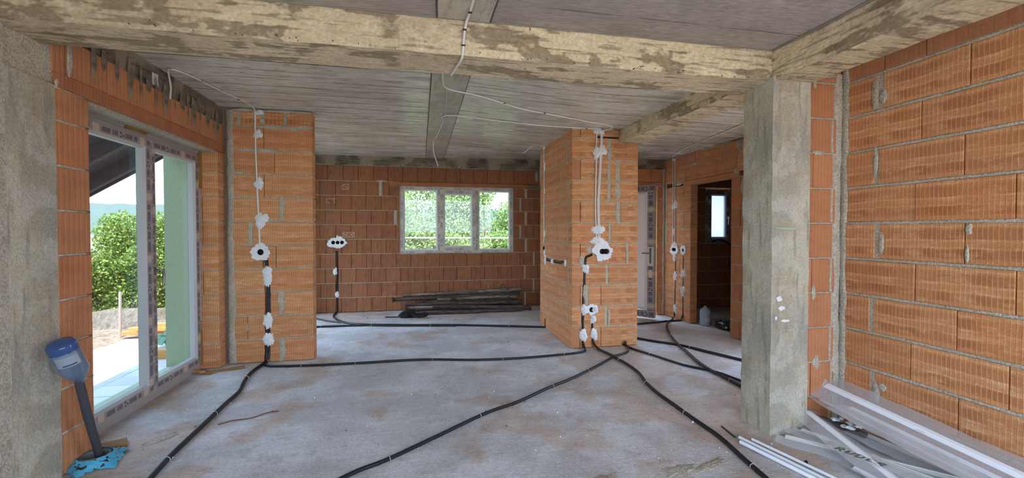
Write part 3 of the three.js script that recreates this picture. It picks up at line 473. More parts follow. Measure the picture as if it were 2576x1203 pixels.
// ------------------------------------------------------------------ back wall with the wide window
const WX0 = -0.335, WX1 = 1.655, WY0 = 0.99, WY1 = 2.16;
{
  const w = new Wall('wall_back', 'z', -7.78, 'red clay block back wall around the wide window');
  w.cut(cutter([[-1.375, 1.05], [-1.37, 0.6], [-1.375, 0.25], [-1.38, -0.02]], 0.04, 0.04, 23)); for (const s of [-1.43, -1.36, -1.29]) socketHole(w, s, 1.19, 0.034);
  const X0 = -2.0, X1 = 2.35; const joints = (off, a, b) => { const r = []; for (let k = -3; k < 20; k++) { const s = off + k * 0.2455; if (s > a + 0.04 && s < b - 0.04) r.push(s + rr(-0.006, 0.006)); } return r; };
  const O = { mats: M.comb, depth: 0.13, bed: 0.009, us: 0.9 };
  for (let k = 0; k < 10; k++) {
    const a = k * C + 0.005, b = a + C, off = k % 2 ? -1.39 : -1.305;
    if (k < 4) w.row(a, b, X0, X1, joints(off - (k === 2 ? 0.01 : 0), X0, X1).map((s) => (Math.abs(s - (k % 2 ? 2.02 : 1.84)) < 0.1 ? [s, 0.03] : s)), O);
    else if (k < 9) {
      const lj = joints(off, X0, WX0 - 0.02); w.row(a, Math.min(b, k === 8 ? 2.24 : b), X0, WX0 - 0.015, k === 8 ? [...joints(-1.39, X0, -0.75), [-0.66, 0.055], -0.52] : k === 6 ? [...lj.filter((s) => s < -0.5), [-0.42, 0.05]] : lj, O);
      w.row(a, k === 8 ? 2.155 : b, WX1 + 0.015, X1, k % 2 ? [[1.795, 0.03], 2.05] : [[1.9, 0.045], 2.14], O);
    } else w.row(b - C, b + 0.02, X0, X1, joints(-1.27, X0, X1).map((s) => (Math.abs(s - 2.11) < 0.12 ? [s, 0.03] : s)), { ...O, noBed: false, bed: 0.01 });
  }
  part('lintel', castBox(-0.515, 2.165, -0.12, 1.945, 2.232, 0.006, 0.1, 0.002, 3), texMat(T.groove, 0.002, { color: new THREE.Color().setRGB(0.75, 0.62, 0.58) }), w.g, 'thin red clay lintel above the wide window');
  part('ring_beam', castBox(-2.1, 2.5, -0.25, 2.45, 2.95, 0.0, 0.08, 0.005, 25), M.ring, w.g, 'dark concrete ring beam');
  let sd = 500; const r = mulberry(12); for (let i = 0; i < 26; i++) { const s = -1.5 + 3.6 * r(), l = 0.02 + 0.05 * r(); const g = dabGeo(0.006 + 0.012 * r(), l, 0.002, sd++, 0.6, 16, 3); const m = part('mortar_run', g, M.mortarDark, w.g); m.position.set(s, 2.5 - l * 0.6, 0.003); }
  w.smear(-0.64, 2.24, 0.18, 0.03, sd++); w.smear(-0.66, 2.12, 0.05, 0.2, sd++); w.smear(2.1, 2.38, 0.06, 0.2, sd++);
  // chalk marks: box with a slash, the letters LT, two boxes with crosses
  const ck = []; const line = (a, b) => { const A = V(a[0], a[1], 0), B = V(b[0], b[1], 0), g = new THREE.BoxGeometry(A.distanceTo(B) + 0.006, 0.0075, 0.0016).toNonIndexed(); g.rotateZ(Math.atan2(B.y - A.y, B.x - A.x)); g.translate((A.x + B.x) / 2, (A.y + B.y) / 2, 0.0035); ck.push(g); };
  const bx = (x0, y0, x1, y1, cross) => { line([x0, y0], [x1, y0]); line([x1, y0], [x1, y1]); line([x1, y1], [x0, y1]); line([x0, y1], [x0, y0]); if (cross) line([x0 + 0.015, y1 - 0.015], [x1 - 0.015, y0 + 0.015]); if (cross > 1) line([x0 + 0.015, y0 + 0.015], [x1 - 0.015, y1 - 0.015]); };
  const at = (u, v) => [(-1.73 + (u) * 0.00134), 2.606 - v * 0.00137];
  bx(...at(340, 378), ...at(410, 318), 1); line(at(205, 497), at(150, 500)); line(at(150, 500), at(147, 530)); line(at(147, 530), at(160, 548)); line(at(160, 548), at(190, 545)); line(at(210, 500), at(265, 495)); line(at(238, 498), at(240, 552)); bx(...at(340, 968), ...at(408, 910), 2); bx(...at(410, 968), ...at(474, 910), 2);
  part('chalk_mark', G(ck), M.chalk, w.g, 'pale chalk boxes and the letters LT');
  for (const a of [[X0, WX0 - 0.02, 0, 2.95], [WX1 + 0.02, X1, 0, 2.95], [WX0 - 0.02, WX1 + 0.02, 0, WY0 - 0.01], [WX0 - 0.02, WX1 + 0.02, WY1 + 0.01, 2.95]]) w.block(a[0], a[1], a[2], a[3], -0.36, -0.11, M.mortar);
  w.done();
}
// ------------------------------------------------------------------ hallway and the small room behind it
{
  const w = new Wall('wall_hall_right', '-x', 3.95, 'pale orange ribbed partition wall in the hallway with a doorway'), O = { mats: M.fine, depth: 0.115, bed: 0.012, us: 1.0 };
  w.cut(cutter([[-6.19, 0.96], [-6.2, 0.5], [-6.21, -0.02]], 0.03, 0.04, 31)); w.cut(cutter([[-5.985, 1.0], [-5.99, 0.5], [-5.985, 0.05]], 0.03, 0.04, 33)); for (const s of [-6.26, -6.2, -5.985]) socketHole(w, s, 1.09, 0.03); w.cut(cutter([[-6.22, 1.09], [-5.98, 1.09]], 0.022, 0.035, 35));
  const yb = 0.0, hc = 0.239; // courses
  for (let k = 0; k < 9; k++) {
    const a = yb + k * hc, b = Math.min(a + hc, 2.075); if (b - a < 0.05) continue;
    w.row(a, b, -6.5, -5.81, k % 2 ? [-6.08] : [-6.3, -5.98], O); w.row(a, b, -4.945, -4.15, k % 2 ? [[-4.72, 0.03], -4.4] : [-4.78, -4.3], { ...O, mats: M.groove, us: 1.6 });  // wall stops short of the column: unseen opening added to light the hallway
  }
  part('lintel', castBox(-6.0, 2.075, -0.11, -4.8, 2.14, 0.004, 0.1, 0.002, 3), M.groove[4], w.g, 'clay lintel over the hallway doorway');
  w.row(2.14, 2.36, -6.5, -2.85, [-6.28, [-6.0, 0.02], -5.65, -5.25, -4.85, -4.4, -3.9, -3.4], { ...O, us: 1.4 }); w.row(2.36, 2.55, -6.5, -2.85, [[-6.3, 0.015], [-6.03, 0.015], [-5.7, 0.015], [-5.4, 0.015], [-5.1, 0.015], [-4.8, 0.02], -4.4, -3.9, -3.4], { ...O, noBed: true });
  let sd = 560; for (const [s, y, ww, h] of [[-6.47, 1.9, 0.05, 0.6], [-6.47, 1.3, 0.05, 0.6], [-6.1, 2.12, 0.2, 0.06], [-4.86, 2.15, 0.1, 0.08], [-5.3, 2.545, 0.8, 0.025], [-6.1, 2.545, 0.6, 0.025], [-5.7, 2.37, 0.3, 0.03], [-4.75, 1.95, 0.05, 0.2], [-4.72, 1.6, 0.05, 0.2], [-4.82, 2.48, 0.12, 0.12]]) w.smear(s, y, ww, h, sd++);
  w.done();
  const e = new Wall('wall_hall_end', 'z', -6.5, 'end wall of the hallway beside the white door');
  for (let k = 0; k < 9; k++) { const a = k * hc, b = Math.min(a + hc, 2.12); if (b - a > 0.05) e.row(a, b, 3.82, 3.94, [], { ...O, mats: M.groove, depth: 0.25 }); }
  part('lintel', castBox(2.5, 2.12, -0.2, 3.94, 2.175, 0.005, 0.1, 0.002, 3), M.groove[0], e.g, 'orange lintel over the white door'); e.row(2.175, 2.4, 2.6, 3.94, [2.95, 3.3, 3.685], { ...O, mats: M.groove, depth: 0.25, noBed: true }); part('ring_beam', castBox(2.4, 2.4, -0.25, 4.0, 2.9, 0.0, 0.08, 0.004, 25), M.ring, e.g, 'concrete ring beam over the white door');
  e.block(2.4, 2.5, 0, 2.9, -0.4, -0.02, M.mortar); e.block(2.5, 3.95, 2.12, 2.9, -0.4, -0.19, M.mortar); e.block(3.82, 3.95, 0, 2.2, -0.4, -0.25, M.mortar); e.band(3.925, 0.04, 0.01, 2.4, 9); e.done();  // left part of the door opening is an unseen gap, added for more light
  // small dark room
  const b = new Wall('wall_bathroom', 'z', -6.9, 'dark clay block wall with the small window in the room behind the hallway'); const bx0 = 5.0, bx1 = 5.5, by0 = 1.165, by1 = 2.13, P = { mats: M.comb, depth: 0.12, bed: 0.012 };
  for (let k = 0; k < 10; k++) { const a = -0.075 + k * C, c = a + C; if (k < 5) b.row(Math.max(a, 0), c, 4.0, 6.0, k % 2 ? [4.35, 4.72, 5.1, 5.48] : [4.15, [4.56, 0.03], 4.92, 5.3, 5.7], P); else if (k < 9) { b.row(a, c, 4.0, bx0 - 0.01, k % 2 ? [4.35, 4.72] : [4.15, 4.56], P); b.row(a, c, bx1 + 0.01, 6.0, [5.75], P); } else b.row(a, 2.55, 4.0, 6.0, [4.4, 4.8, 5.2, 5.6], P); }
  for (const a of [[4.0, bx0 - 0.01, 0, 2.9], [bx1 + 0.01, 6.1, 0, 2.9], [bx0 - 0.02, bx1 + 0.02, 0, by0 - 0.01], [bx0 - 0.02, bx1 + 0.02, by1 + 0.01, 2.9]]) b.block(a[0], a[1], a[2], a[3], -0.35, -0.1, M.mortar); b.done();
  const s = thing('wall_bathroom_side', 'plain block walls closing the small room', 'wall', null, 'structure'); part('wall_block', box(6.0, 0, -7.2, 6.2, 2.9, -4.0), M.groove[2], s); part('wall_block', box(4.06, 0, -4.1, 6.0, 2.9, -4.0), M.groove[2], s);
  part('wall_block', box(3.94, 0, -6.75, 4.07, 2.9, -6.5), M.groove[2], s); part('wall_block', box(2.3, 0, -8.1, 2.45, 2.95, -6.2), M.mortar, s); part('wall_block', box(3.0, 0, -2.85, 3.95, 2.95, -2.6), M.mortar, s);
  // rear wall behind the viewer with two wide unglazed openings
  const q = thing('wall_rear', 'plain wall with a wide opening to the terrace', 'wall', null, 'structure'); for (const [x0, x1, y0, y1] of [[-2.24, -1.2, 0, 2.95], [2.75, 3.3, 0, 2.95], [-1.2, 2.75, 2.56, 2.95]]) part('wall_block', box(x0, y0, 1.0, x1, y1, 1.3), M.mortar, q);
  single('sun_block_roof', G(box(-2.9, 3.0, -8.4, 2.6, 3.2, 1.9), box(2.6, 3.0, -7.25, 4.4, 3.2, 1.9), box(4.4, 3.0, -7.25, 6.6, 3.2, -3.8)), M.mortar, 'unseen roof edge added above the house to block the sun', 'roof', null, 'structure');  // unseen roof edge, added so no sun reaches in through the rear opening
}

// ------------------------------------------------------------------ windows and doors
// bar of a frame in its own plane: u along, v up, w towards the room
function frameBars(x0, y0, x1, y1, t, z0, z1, m, parent, name) { // four bars, mitred look
  for (const [a, b, c, d, vert] of [[x0, y0, x1, y0 + t], [x0, y1 - t, x1, y1], [x0, y0 + t, x0 + t, y1 - t, 1], [x1 - t, y0 + t, x1, y1 - t, 1]]) {
    const g = new THREE.BoxGeometry(c - a, d - b, z1 - z0).toNonIndexed(); g.translate((a + c) / 2, (b + d) / 2, (z0 + z1) / 2); boxUV(g, !!vert); const uv = g.attributes.uv, p = g.attributes.position; for (let i = 0; i < p.count; i++) uv.setXY(i, (vert ? p.getY(i) : p.getX(i)) + a * 1.7, (vert ? p.getX(i) - a : p.getY(i) - b) / t * 0.06); part(name, g, m, parent);
  }
}
function beads(x0, y0, x1, y1, t, z0, z1, parent, m = M.pvc) { // sloped glazing bead round a pane: outer edge at z1, inner edge at z0
  const P = [], U = [], o = [[x0, y0], [x1, y0], [x1, y1], [x0, y1]], n = [[x0 + t, y0 + t], [x1 - t, y0 + t], [x1 - t, y1 - t], [x0 + t, y1 - t]]; const zm = lerp(z0, z1, 0.75);
  for (let i = 0; i < 4; i++) { const j = (i + 1) % 4; const q = (a, b, c, d) => { for (const p of [a, b, c, a, c, d]) { P.push(...p); U.push(p[0], p[1]); } }; q([...o[i], z1], [...o[j], z1], [...n[j], zm], [...n[i], zm]); q([...n[i], zm], [...n[j], zm], [...n[j], z0], [...n[i], z0]); }
  const g = new THREE.BufferGeometry(); g.setAttribute('position', new THREE.Float32BufferAttribute(P, 3)); g.setAttribute('uv', new THREE.Float32BufferAttribute(U, 2)); g.computeVertexNormals(); part('glazing_bead', g, m, parent);
}
function pane(x0, y0, x1, y1, z, parent, m = M.glass) { part('glass_pane', new THREE.PlaneGeometry(x1 - x0, y1 - y0).translate((x0 + x1) / 2, (y0 + y1) / 2, z), m, parent); }
function handle(parent, x, y, z, dir = 1, m = M.metal) { const h = part('handle', G(new THREE.CylinderGeometry(0.014, 0.014, 0.012, 16).rotateX(Math.PI / 2).scale(1, 2.4, 1).translate(x, y, z + 0.006).toNonIndexed(), tube([[x, y + 0.01, z], [x, y + 0.01, z + 0.045], [x + 0.008 * dir, y + 0.005, z + 0.055], [x + 0.02 * dir, y - 0.03, z + 0.058], [x + 0.024 * dir, y - 0.12, z + 0.052]], 0.0095, 24, 8)), m, parent); return h; }
{
  // wide three-part window in the back wall
  const w = thing('window_1', 'three-part white window with trees behind it', 'window', null, 'structure'); w.position.set(0, 0, -7.79); const x = (m) => WX0 + m;
  frameBars(WX0, WY0, WX1, WY1, 0.055, -0.06, 0.005, M.filmPale, w, 'frame');
  for (const [a, b] of [[0.63, 0.705], [1.295, 1.36]]) { const g = new THREE.BoxGeometry(b - a, WY1 - WY0 - 0.11, 0.062).toNonIndexed(); g.translate(x((a + b) / 2), (WY0 + WY1) / 2, -0.029); boxUV(g, true); const p = g.attributes.position; for (let i = 0; i < p.count; i++) g.attributes.uv.setXY(i, p.getY(i), (p.getX(i) - x(a)) / (b - a) * 0.06); part('mullion', g, M.filmPale, w); }
  const lite = (a, b, y0, y1) => { beads(x(a) - 0.001, y0, x(b) + 0.001, y1, 0.022, -0.04, 0.003, w); pane(x(a), y0, x(b), y1, -0.042, w); };
  lite(0.055, 0.63, WY0 + 0.055, WY1 - 0.055); lite(1.36, 1.935, WY0 + 0.055, WY1 - 0.055);
  const sa = new THREE.Group(); sa.name = 'sash'; w.add(sa); frameBars(x(0.675), WY0 + 0.04, x(1.315), WY1 - 0.05, 0.07, -0.04, 0.022, M.filmPale, sa, 'sash_bar'); beads(x(0.745), WY0 + 0.11, x(1.245), WY1 - 0.12, 0.022, -0.03, 0.02, sa); pane(x(0.745), WY0 + 0.11, x(1.245), WY1 - 0.12, -0.032, sa); handle(sa, x(0.71), 1.575, 0.022, 1, M.pvc);
  const fo = []; const fb = (pts) => fo.push(tube(pts, 0.009, 80, 6)); const run = (a, b, n) => [...Array(n + 1)].map((_, i) => [lerp(a[0], b[0], i / n) + 0.005 * (n2(i * 2, a[0] * 40, 3) - 0.5), lerp(a[1], b[1], i / n) + 0.005 * (n2(i * 2, a[1] * 40 + 7, 3) - 0.5), 0.002]); fb(run([WX0 - 0.005, WY0 - 0.004], [WX0 - 0.005, WY1], 24)); fb(run([WX1 + 0.005, WY0], [WX1 + 0.005, WY1], 24)); fb(run([WX0, WY0 - 0.006], [WX1, WY0 - 0.006], 34)); fb(run([WX0, WY1 + 0.003], [WX1, WY1 + 0.003], 34)); part('foam_seam', G(fo), M.foam, w);
}
{
  // glazed double door in the left wall; own axes: x = -z of the room
  const d = thing('door_1', 'white glazed double door covered in printed film', 'door', null, 'structure'); d.rotation.y = Math.PI / 2; d.position.x = -2.15; const a0 = 3.2, a1 = 4.875, y0 = 0.045, y1 = 2.155, mid = 4.06;
  frameBars(a0, y0, a1, y1, 0.06, -0.07, 0.0, M.filmPlain, d, 'frame');
  for (const [l, r, act] of [[a0 + 0.035, mid, 0], [mid, a1 - 0.035, 1]]) {
    const s = new THREE.Group(); s.name = 'sash'; d.add(s); frameBars(l + 0.002, y0 + 0.035, r - 0.002, y1 - 0.035, 0.058, -0.055, 0.018, M.film, s, 'sash_bar'); beads(l + 0.06, y0 + 0.093, r - 0.06, y1 - 0.093, 0.019, -0.042, 0.016, s, M.pvcBead); pane(l + 0.06, y0 + 0.093, r - 0.06, y1 - 0.093, -0.042, s);
    if (act) { handle(s, l + 0.03, 1.06, 0.018, 1); part('lock_case', new THREE.BoxGeometry(0.02, 0.075, 0.012).translate(l + 0.026, 0.86, 0.023), M.metal, s); }
  }
  part('cover_strip', new THREE.BoxGeometry(0.012, y1 - y0 - 0.1, 0.01).translate(mid, (y0 + y1) / 2, 0.022), M.film, d);
  part('sill_profile', box(a0, 0.0, -0.09, a1, 0.045, -0.004), M.filmPlain, d);
}
{
  // white door leaf standing ajar at the end of the hallway
  const d = thing('door_2', 'white panelled door leaf with film-covered edge standing ajar in the hallway', 'door', null, 'structure'); d.position.set(3.07, 0, -6.82); d.rotation.y = -0.953; const L = 0.84, t = 0.07;
  part('leaf_panel', box(0.1, 0.15, -t / 2 + 0.008, L - 0.11, 2.0, t / 2 - 0.008), mat({ color: hex('#ece2da'), roughness: 0.35 }), d); frameBars(0, 0.03, L, 2.1, 0.11, -t / 2, t / 2, M.film, d, 'leaf_frame');
  for (const x of [L - 0.2]) part('panel_moulding', G(rod([x + 0.06, 0.17, t / 2 - 0.01], [x + 0.06, 1.97, t / 2 - 0.01], 0.012, 8), rod([0.12, 1.97, t / 2 - 0.01], [x + 0.06, 1.97, t / 2 - 0.01], 0.012, 8), rod([0.12, 0.17, t / 2 - 0.01], [x + 0.06, 0.17, t / 2 - 0.01], 0.012, 8)), M.pvc, d);
  const h = part('handle', G(new THREE.BoxGeometry(0.03, 0.24, 0.01).translate(L - 0.055, 1.0, t / 2 + 0.006).toNonIndexed(), tube([[L - 0.055, 1.04, t / 2], [L - 0.055, 1.04, t / 2 + 0.05], [L - 0.09, 1.04, t / 2 + 0.055], [L - 0.17, 1.04, t / 2 + 0.052]], 0.01, 20, 8)), M.metal, d);
  part('plain_cover', box(L - 0.108, 0.84, t / 2, L - 0.002, 1.14, t / 2 + 0.002), M.pvc, d); part('sticker', box(L - 0.085, 0.66, t / 2, L - 0.03, 0.78, t / 2 + 0.002), mat({ color: hex('#d8c3a4'), roughness: 0.7 }), d);
  const f = thing('door_frame', 'film-covered frame of the white hallway door', 'door frame', null, 'structure'); for (const [x0, x1] of [[2.99, 3.05], [3.76, 3.815]]) part('jamb', box(x0, 0, -6.9, x1, 2.12, -6.83), M.film, f); part('head', box(2.5, 2.06, -6.9, 3.815, 2.12, -6.83), M.film, f); part('foam_seam', tube([...Array(40)].map((_, i) => [3.818 + 0.008 * (n2(i * 2, 3, 3) - 0.5), 0.05 + i * 0.052, -6.51]), 0.012, 120, 6), M.foamYellow, f);
  // small window of the back room
  const w = thing('window_2', 'small bright frosted window in the dark room', 'window', null, 'structure'); w.position.z = -6.91; frameBars(5.0, 1.165, 5.5, 2.13, 0.045, -0.06, 0.0, M.film, w, 'frame'); const s = new THREE.Group(); s.name = 'sash'; w.add(s); frameBars(5.035, 1.2, 5.465, 2.095, 0.06, -0.04, 0.02, M.film, s, 'sash_bar'); beads(5.095, 1.26, 5.405, 2.035, 0.02, -0.03, 0.018, s); pane(5.095, 1.26, 5.405, 2.035, -0.032, s, M.frost); handle(s, 5.435, 1.62, 0.02, -1, M.pvc);
}

// ------------------------------------------------------------------ wiring on the walls
// things with parts laid out on a wall face: local x along, y up, z out of the wall
function onWall(name, label, category, facing, at, group) { const t = thing(name, label, category, group); t.rotation.y = { z: 0, x: Math.PI / 2, '-x': -Math.PI / 2 }[facing]; if (facing === 'z') t.position.z = at; else t.position.x = at; return t; }
let dabSeed = 700;
function dab(t, x, y, w, h, thick = 0.022) { const g = dabGeo(w / 2, h / 2, thick, dabSeed++, 0.75, 44, 6); g.translate(x, y, 0.001); return part('plaster_dab', g, M.plaster, t); }
function ringDab(t, x, y, ro, holes, thick = 0.016, sx = 1, slot = 0) { // plaster collar round open socket boxes
  const sh = new THREE.Shape(), r = mulberry(dabSeed++), n = 56, raw = [...Array(n)].map(() => r()); for (let i = 0; i < n; i++) { const a = i / n * Math.PI * 2, q = ro * (1 + 0.55 * ((raw[i] + raw[(i + 1) % n] + raw[(i + 2) % n] + raw[(i + 3) % n]) / 4 - 0.45) + 0.14 * (raw[i] - 0.5)); const p = [Math.cos(a) * q * sx + x, Math.sin(a) * q + y]; i ? sh.lineTo(...p) : sh.moveTo(...p); }
  for (const [hx, hy, hr] of holes) { const h = new THREE.Path(); if (slot) { h.absarc(hx + slot, hy, hr, -Math.PI / 2, Math.PI / 2); h.absarc(hx, hy, hr, Math.PI / 2, Math.PI * 1.5); h.closePath(); } else h.absellipse(hx, hy, hr, hr, 0, Math.PI * 2); sh.holes.push(h); }
  const g = new THREE.ExtrudeGeometry(sh, { depth: thick * 0.4, bevelEnabled: true, bevelThickness: thick * 0.5, bevelSize: 0.004, bevelSegments: 2, curveSegments: 20 }); g.translate(0, 0, 0.001); return part('plaster_dab', g, M.plaster, t);
}
function socketBox(t, x, y, r = 0.033) { const pr = [[0.001, -0.045], [r - 0.003, -0.045], [r - 0.001, -0.043], [r, 0.004], [r + 0.003, 0.006], [r + 0.003, 0.002], [r + 0.0015, -0.046], [0.001, -0.048]].map((p) => new THREE.Vector2(...p)); const g = new THREE.LatheGeometry(pr, 24); g.rotateX(Math.PI / 2); g.translate(x, y, 0); const b = part('socket_box', g, M.blackMatt, t); part('wire_ends', G(tube([[x - 0.01, y, -0.04], [x - 0.004, y + 0.008, -0.02], [x + 0.008, y - 0.004, -0.012], [x + 0.014, y + 0.01, -0.02]], 0.003, 14, 6), tube([[x + 0.01, y - 0.01, -0.04], [x + 0.002, y - 0.012, -0.016], [x - 0.012, y + 0.006, -0.014]], 0.003, 14, 6)), mat({ color: hex('#3d2a22'), roughness: 0.6 }), b); return b; }
const wire = (t, pts, r = 0.006, m = M.cableWhite, name = 'cable') => part(name, tube(pts, r, 0, 7), m, t);
{
  let t = onWall('wall_wiring', 'white cable and black conduit with plaster dabs down the left brick pier', 'wiring', 'z', -5.0);
  wire(t, [[-1.67, 2.625, 0.012], [-1.672, 2.45, 0.008], [-1.668, 2.2, 0.009], [-1.66, 1.9, 0.008], [-1.65, 1.6, 0.009], [-1.643, 1.4, 0.008], [-1.638, 1.2, 0.008]], 0.0085);
  for (const [x, y, w, h] of [[-1.64, 2.62, 0.1, 0.055], [-1.655, 2.395, 0.085, 0.1], [-1.645, 1.885, 0.08, 0.12], [-1.63, 1.5, 0.12, 0.16], [-1.575, 0.92, 0.085, 0.2], [-1.575, 0.44, 0.1, 0.16], [-1.575, 0.235, 0.11, 0.14]]) dab(t, x, y, w, h);
  ringDab(t, -1.635, 1.165, 0.082, [[-1.635, 1.165, 0.035]]); socketBox(t, -1.635, 1.165);
  wire(t, [[-1.6, 1.12, -0.02], [-1.578, 1.0, -0.012], [-1.572, 0.7, -0.01], [-1.58, 0.4, -0.01], [-1.585, 0.12, -0.005], [-1.59, 0.04, 0.01]], 0.014, M.black, 'conduit'); wire(t, [[-1.59, 1.1, -0.03], [-1.556, 0.95, -0.015], [-1.558, 0.6, -0.013], [-1.56, 0.3, -0.012], [-1.565, 0.1, -0.004], [-1.575, 0.03, 0.015]], 0.014, M.black, 'conduit');

  t = onWall('wall_wiring', 'white cables and black conduits with plaster dabs on the front of the central brick pier', 'wiring', 'z', -4.83);
  for (const [a, b, c] of [[2.03, 2.02, 2.04], [2.085, 2.05, 2.06], [2.10, 2.065, 2.085]]) wire(t, [[a + 0.005, 2.575, 0.012], [a, 2.4, 0.01], [lerp(a, b, 0.4), 2.1, 0.01], [b, 1.72, 0.009], [b + 0.005, 1.5, 0.009], [c, 1.2, 0.01]], 0.0075);
  for (const [x, y, w, h] of [[2.03, 2.555, 0.07, 0.06], [2.10, 2.55, 0.08, 0.07], [2.04, 2.31, 0.09, 0.14], [2.1, 2.33, 0.1, 0.13], [2.065, 1.4, 0.17, 0.11], [1.905, 0.945, 0.1, 0.11], [1.89, 0.455, 0.09, 0.12], [2.03, 0.46, 0.07, 0.09], [2.0, 0.335, 0.07, 0.1], [1.885, 0.15, 0.09, 0.15], [2.015, 0.16, 0.09, 0.15], [2.05, 1.27, 0.16, 0.1]]) dab(t, x, y, w, h);
  ringDab(t, 2.12, 1.15, 0.105, [[2.105, 1.143, 0.034]], 0.018, 1.15, 0.063); socketBox(t, 2.105, 1.143); socketBox(t, 2.168, 1.143); ringDab(t, 1.975, 0.46, 0.06, [[1.98, 0.455, 0.034]], 0.014, 1.1); socketBox(t, 1.98, 0.455);
  wire(t, [[2.0, 1.11, -0.02], [1.915, 1.075, -0.015], [1.895, 0.98, -0.01], [1.886, 0.7, -0.012], [1.872, 0.35, -0.01], [1.878, 0.1, -0.006], [1.878, 0.04, 0.012], [1.873, 0.016, 0.07]], 0.0125, M.black, 'conduit'); wire(t, [[1.985, 0.44, -0.03], [1.995, 0.3, -0.01], [1.998, 0.12, -0.006], [2.012, 0.045, 0.015], [2.03, 0.016, 0.06]], 0.0125, M.black, 'conduit');

  t = onWall('wall_wiring', 'white cable and short black conduit on the left side of the central brick pier', 'wiring', '-x', 1.735);
  wire(t, [[-5.98, 2.585, 0.01], [-5.975, 2.2, 0.008], [-5.98, 1.6, 0.008], [-5.99, 1.2, 0.008]], 0.007); for (const [x, y, w, h] of [[-6.0, 2.57, 0.08, 0.05], [-5.97, 2.3, 0.07, 0.12], [-5.97, 1.95, 0.06, 0.08], [-5.97, 1.35, 0.06, 0.1], [-5.93, 0.97, 0.07, 0.16], [-5.6, 0.975, 0.14, 0.06], [-5.06, 0.99, 0.06, 0.1], [-5.97, 1.08, 0.06, 0.1]]) dab(t, x, y, w, h, 0.012); socketBox(t, -6.0, 1.13, 0.033); wire(t, [[-5.92, 0.985, -0.012], [-5.5, 0.985, -0.004], [-5.04, 1.0, -0.012]], 0.013, M.black, 'conduit');

  t = onWall('wall_wiring', 'triple black socket boxes in a plaster collar with conduit on the back wall', 'wiring', 'z', -7.78);
  ringDab(t, -1.36, 1.19, 0.083, [[-1.43, 1.19, 0.034], [-1.36, 1.19, 0.034], [-1.29, 1.19, 0.034]], 0.016, 1.75); for (const s of [-1.43, -1.36, -1.29]) socketBox(t, s, 1.19); for (const [x, y, w, h] of [[-1.36, 1.285, 0.05, 0.06], [-1.4, 0.7, 0.07, 0.12], [-1.375, 0.31, 0.08, 0.12]]) dab(t, x, y, w, h, 0.016);
  wire(t, [[-1.37, 1.1, -0.02], [-1.372, 0.8, -0.01], [-1.37, 0.4, -0.01], [-1.378, 0.12, -0.005], [-1.38, 0.03, 0.02]], 0.016, M.black, 'conduit');

  t = onWall('wall_wiring', 'white cables, plaster dabs and two open chases on the hallway wall', 'wiring', '-x', 3.95);
  for (const s of [-6.27, -6.215]) wire(t, [[s, 2.53, 0.01], [s + 0.005, 2.0, 0.008], [s + 0.01, 1.5, 0.008], [s + 0.012, 1.13, 0.008]], 0.008); for (const [x, y, w, h] of [[-6.25, 2.52, 0.1, 0.05], [-6.268, 1.77, 0.07, 0.1], [-6.2, 1.81, 0.09, 0.14], [-6.25, 1.37, 0.06, 0.1], [-6.22, 0.97, 0.09, 0.12], [-6.195, 0.66, 0.09, 0.13], [-5.99, 0.73, 0.11, 0.16], [-5.99, 0.46, 0.1, 0.16], [-6.19, 0.165, 0.09, 0.16], [-6.21, 1.17, 0.1, 0.1]]) dab(t, x, y, w, h, 0.018);
  ringDab(t, -6.22, 1.09, 0.08, [[-6.26, 1.09, 0.03]], 0.014, 1.25, 0.06); ringDab(t, -5.985, 1.09, 0.07, [[-5.985, 1.09, 0.03]], 0.014, 0.9); for (const s of [-6.26, -6.2, -5.985]) socketBox(t, s, 1.09, 0.029); wire(t, [[-6.2, 1.09, -0.01], [-6.1, 1.085, -0.004], [-5.99, 1.09, -0.012]], 0.01, M.black, 'conduit'); wire(t, [[-6.19, 1.0, -0.02], [-6.2, 0.5, -0.012], [-6.21, 0.03, 0.005]], 0.011, M.black, 'conduit'); wire(t, [[-5.985, 1.02, -0.02], [-5.99, 0.5, -0.01], [-5.985, 0.1, 0.0], [-5.985, 0.03, 0.03]], 0.013, M.black, 'conduit');
}
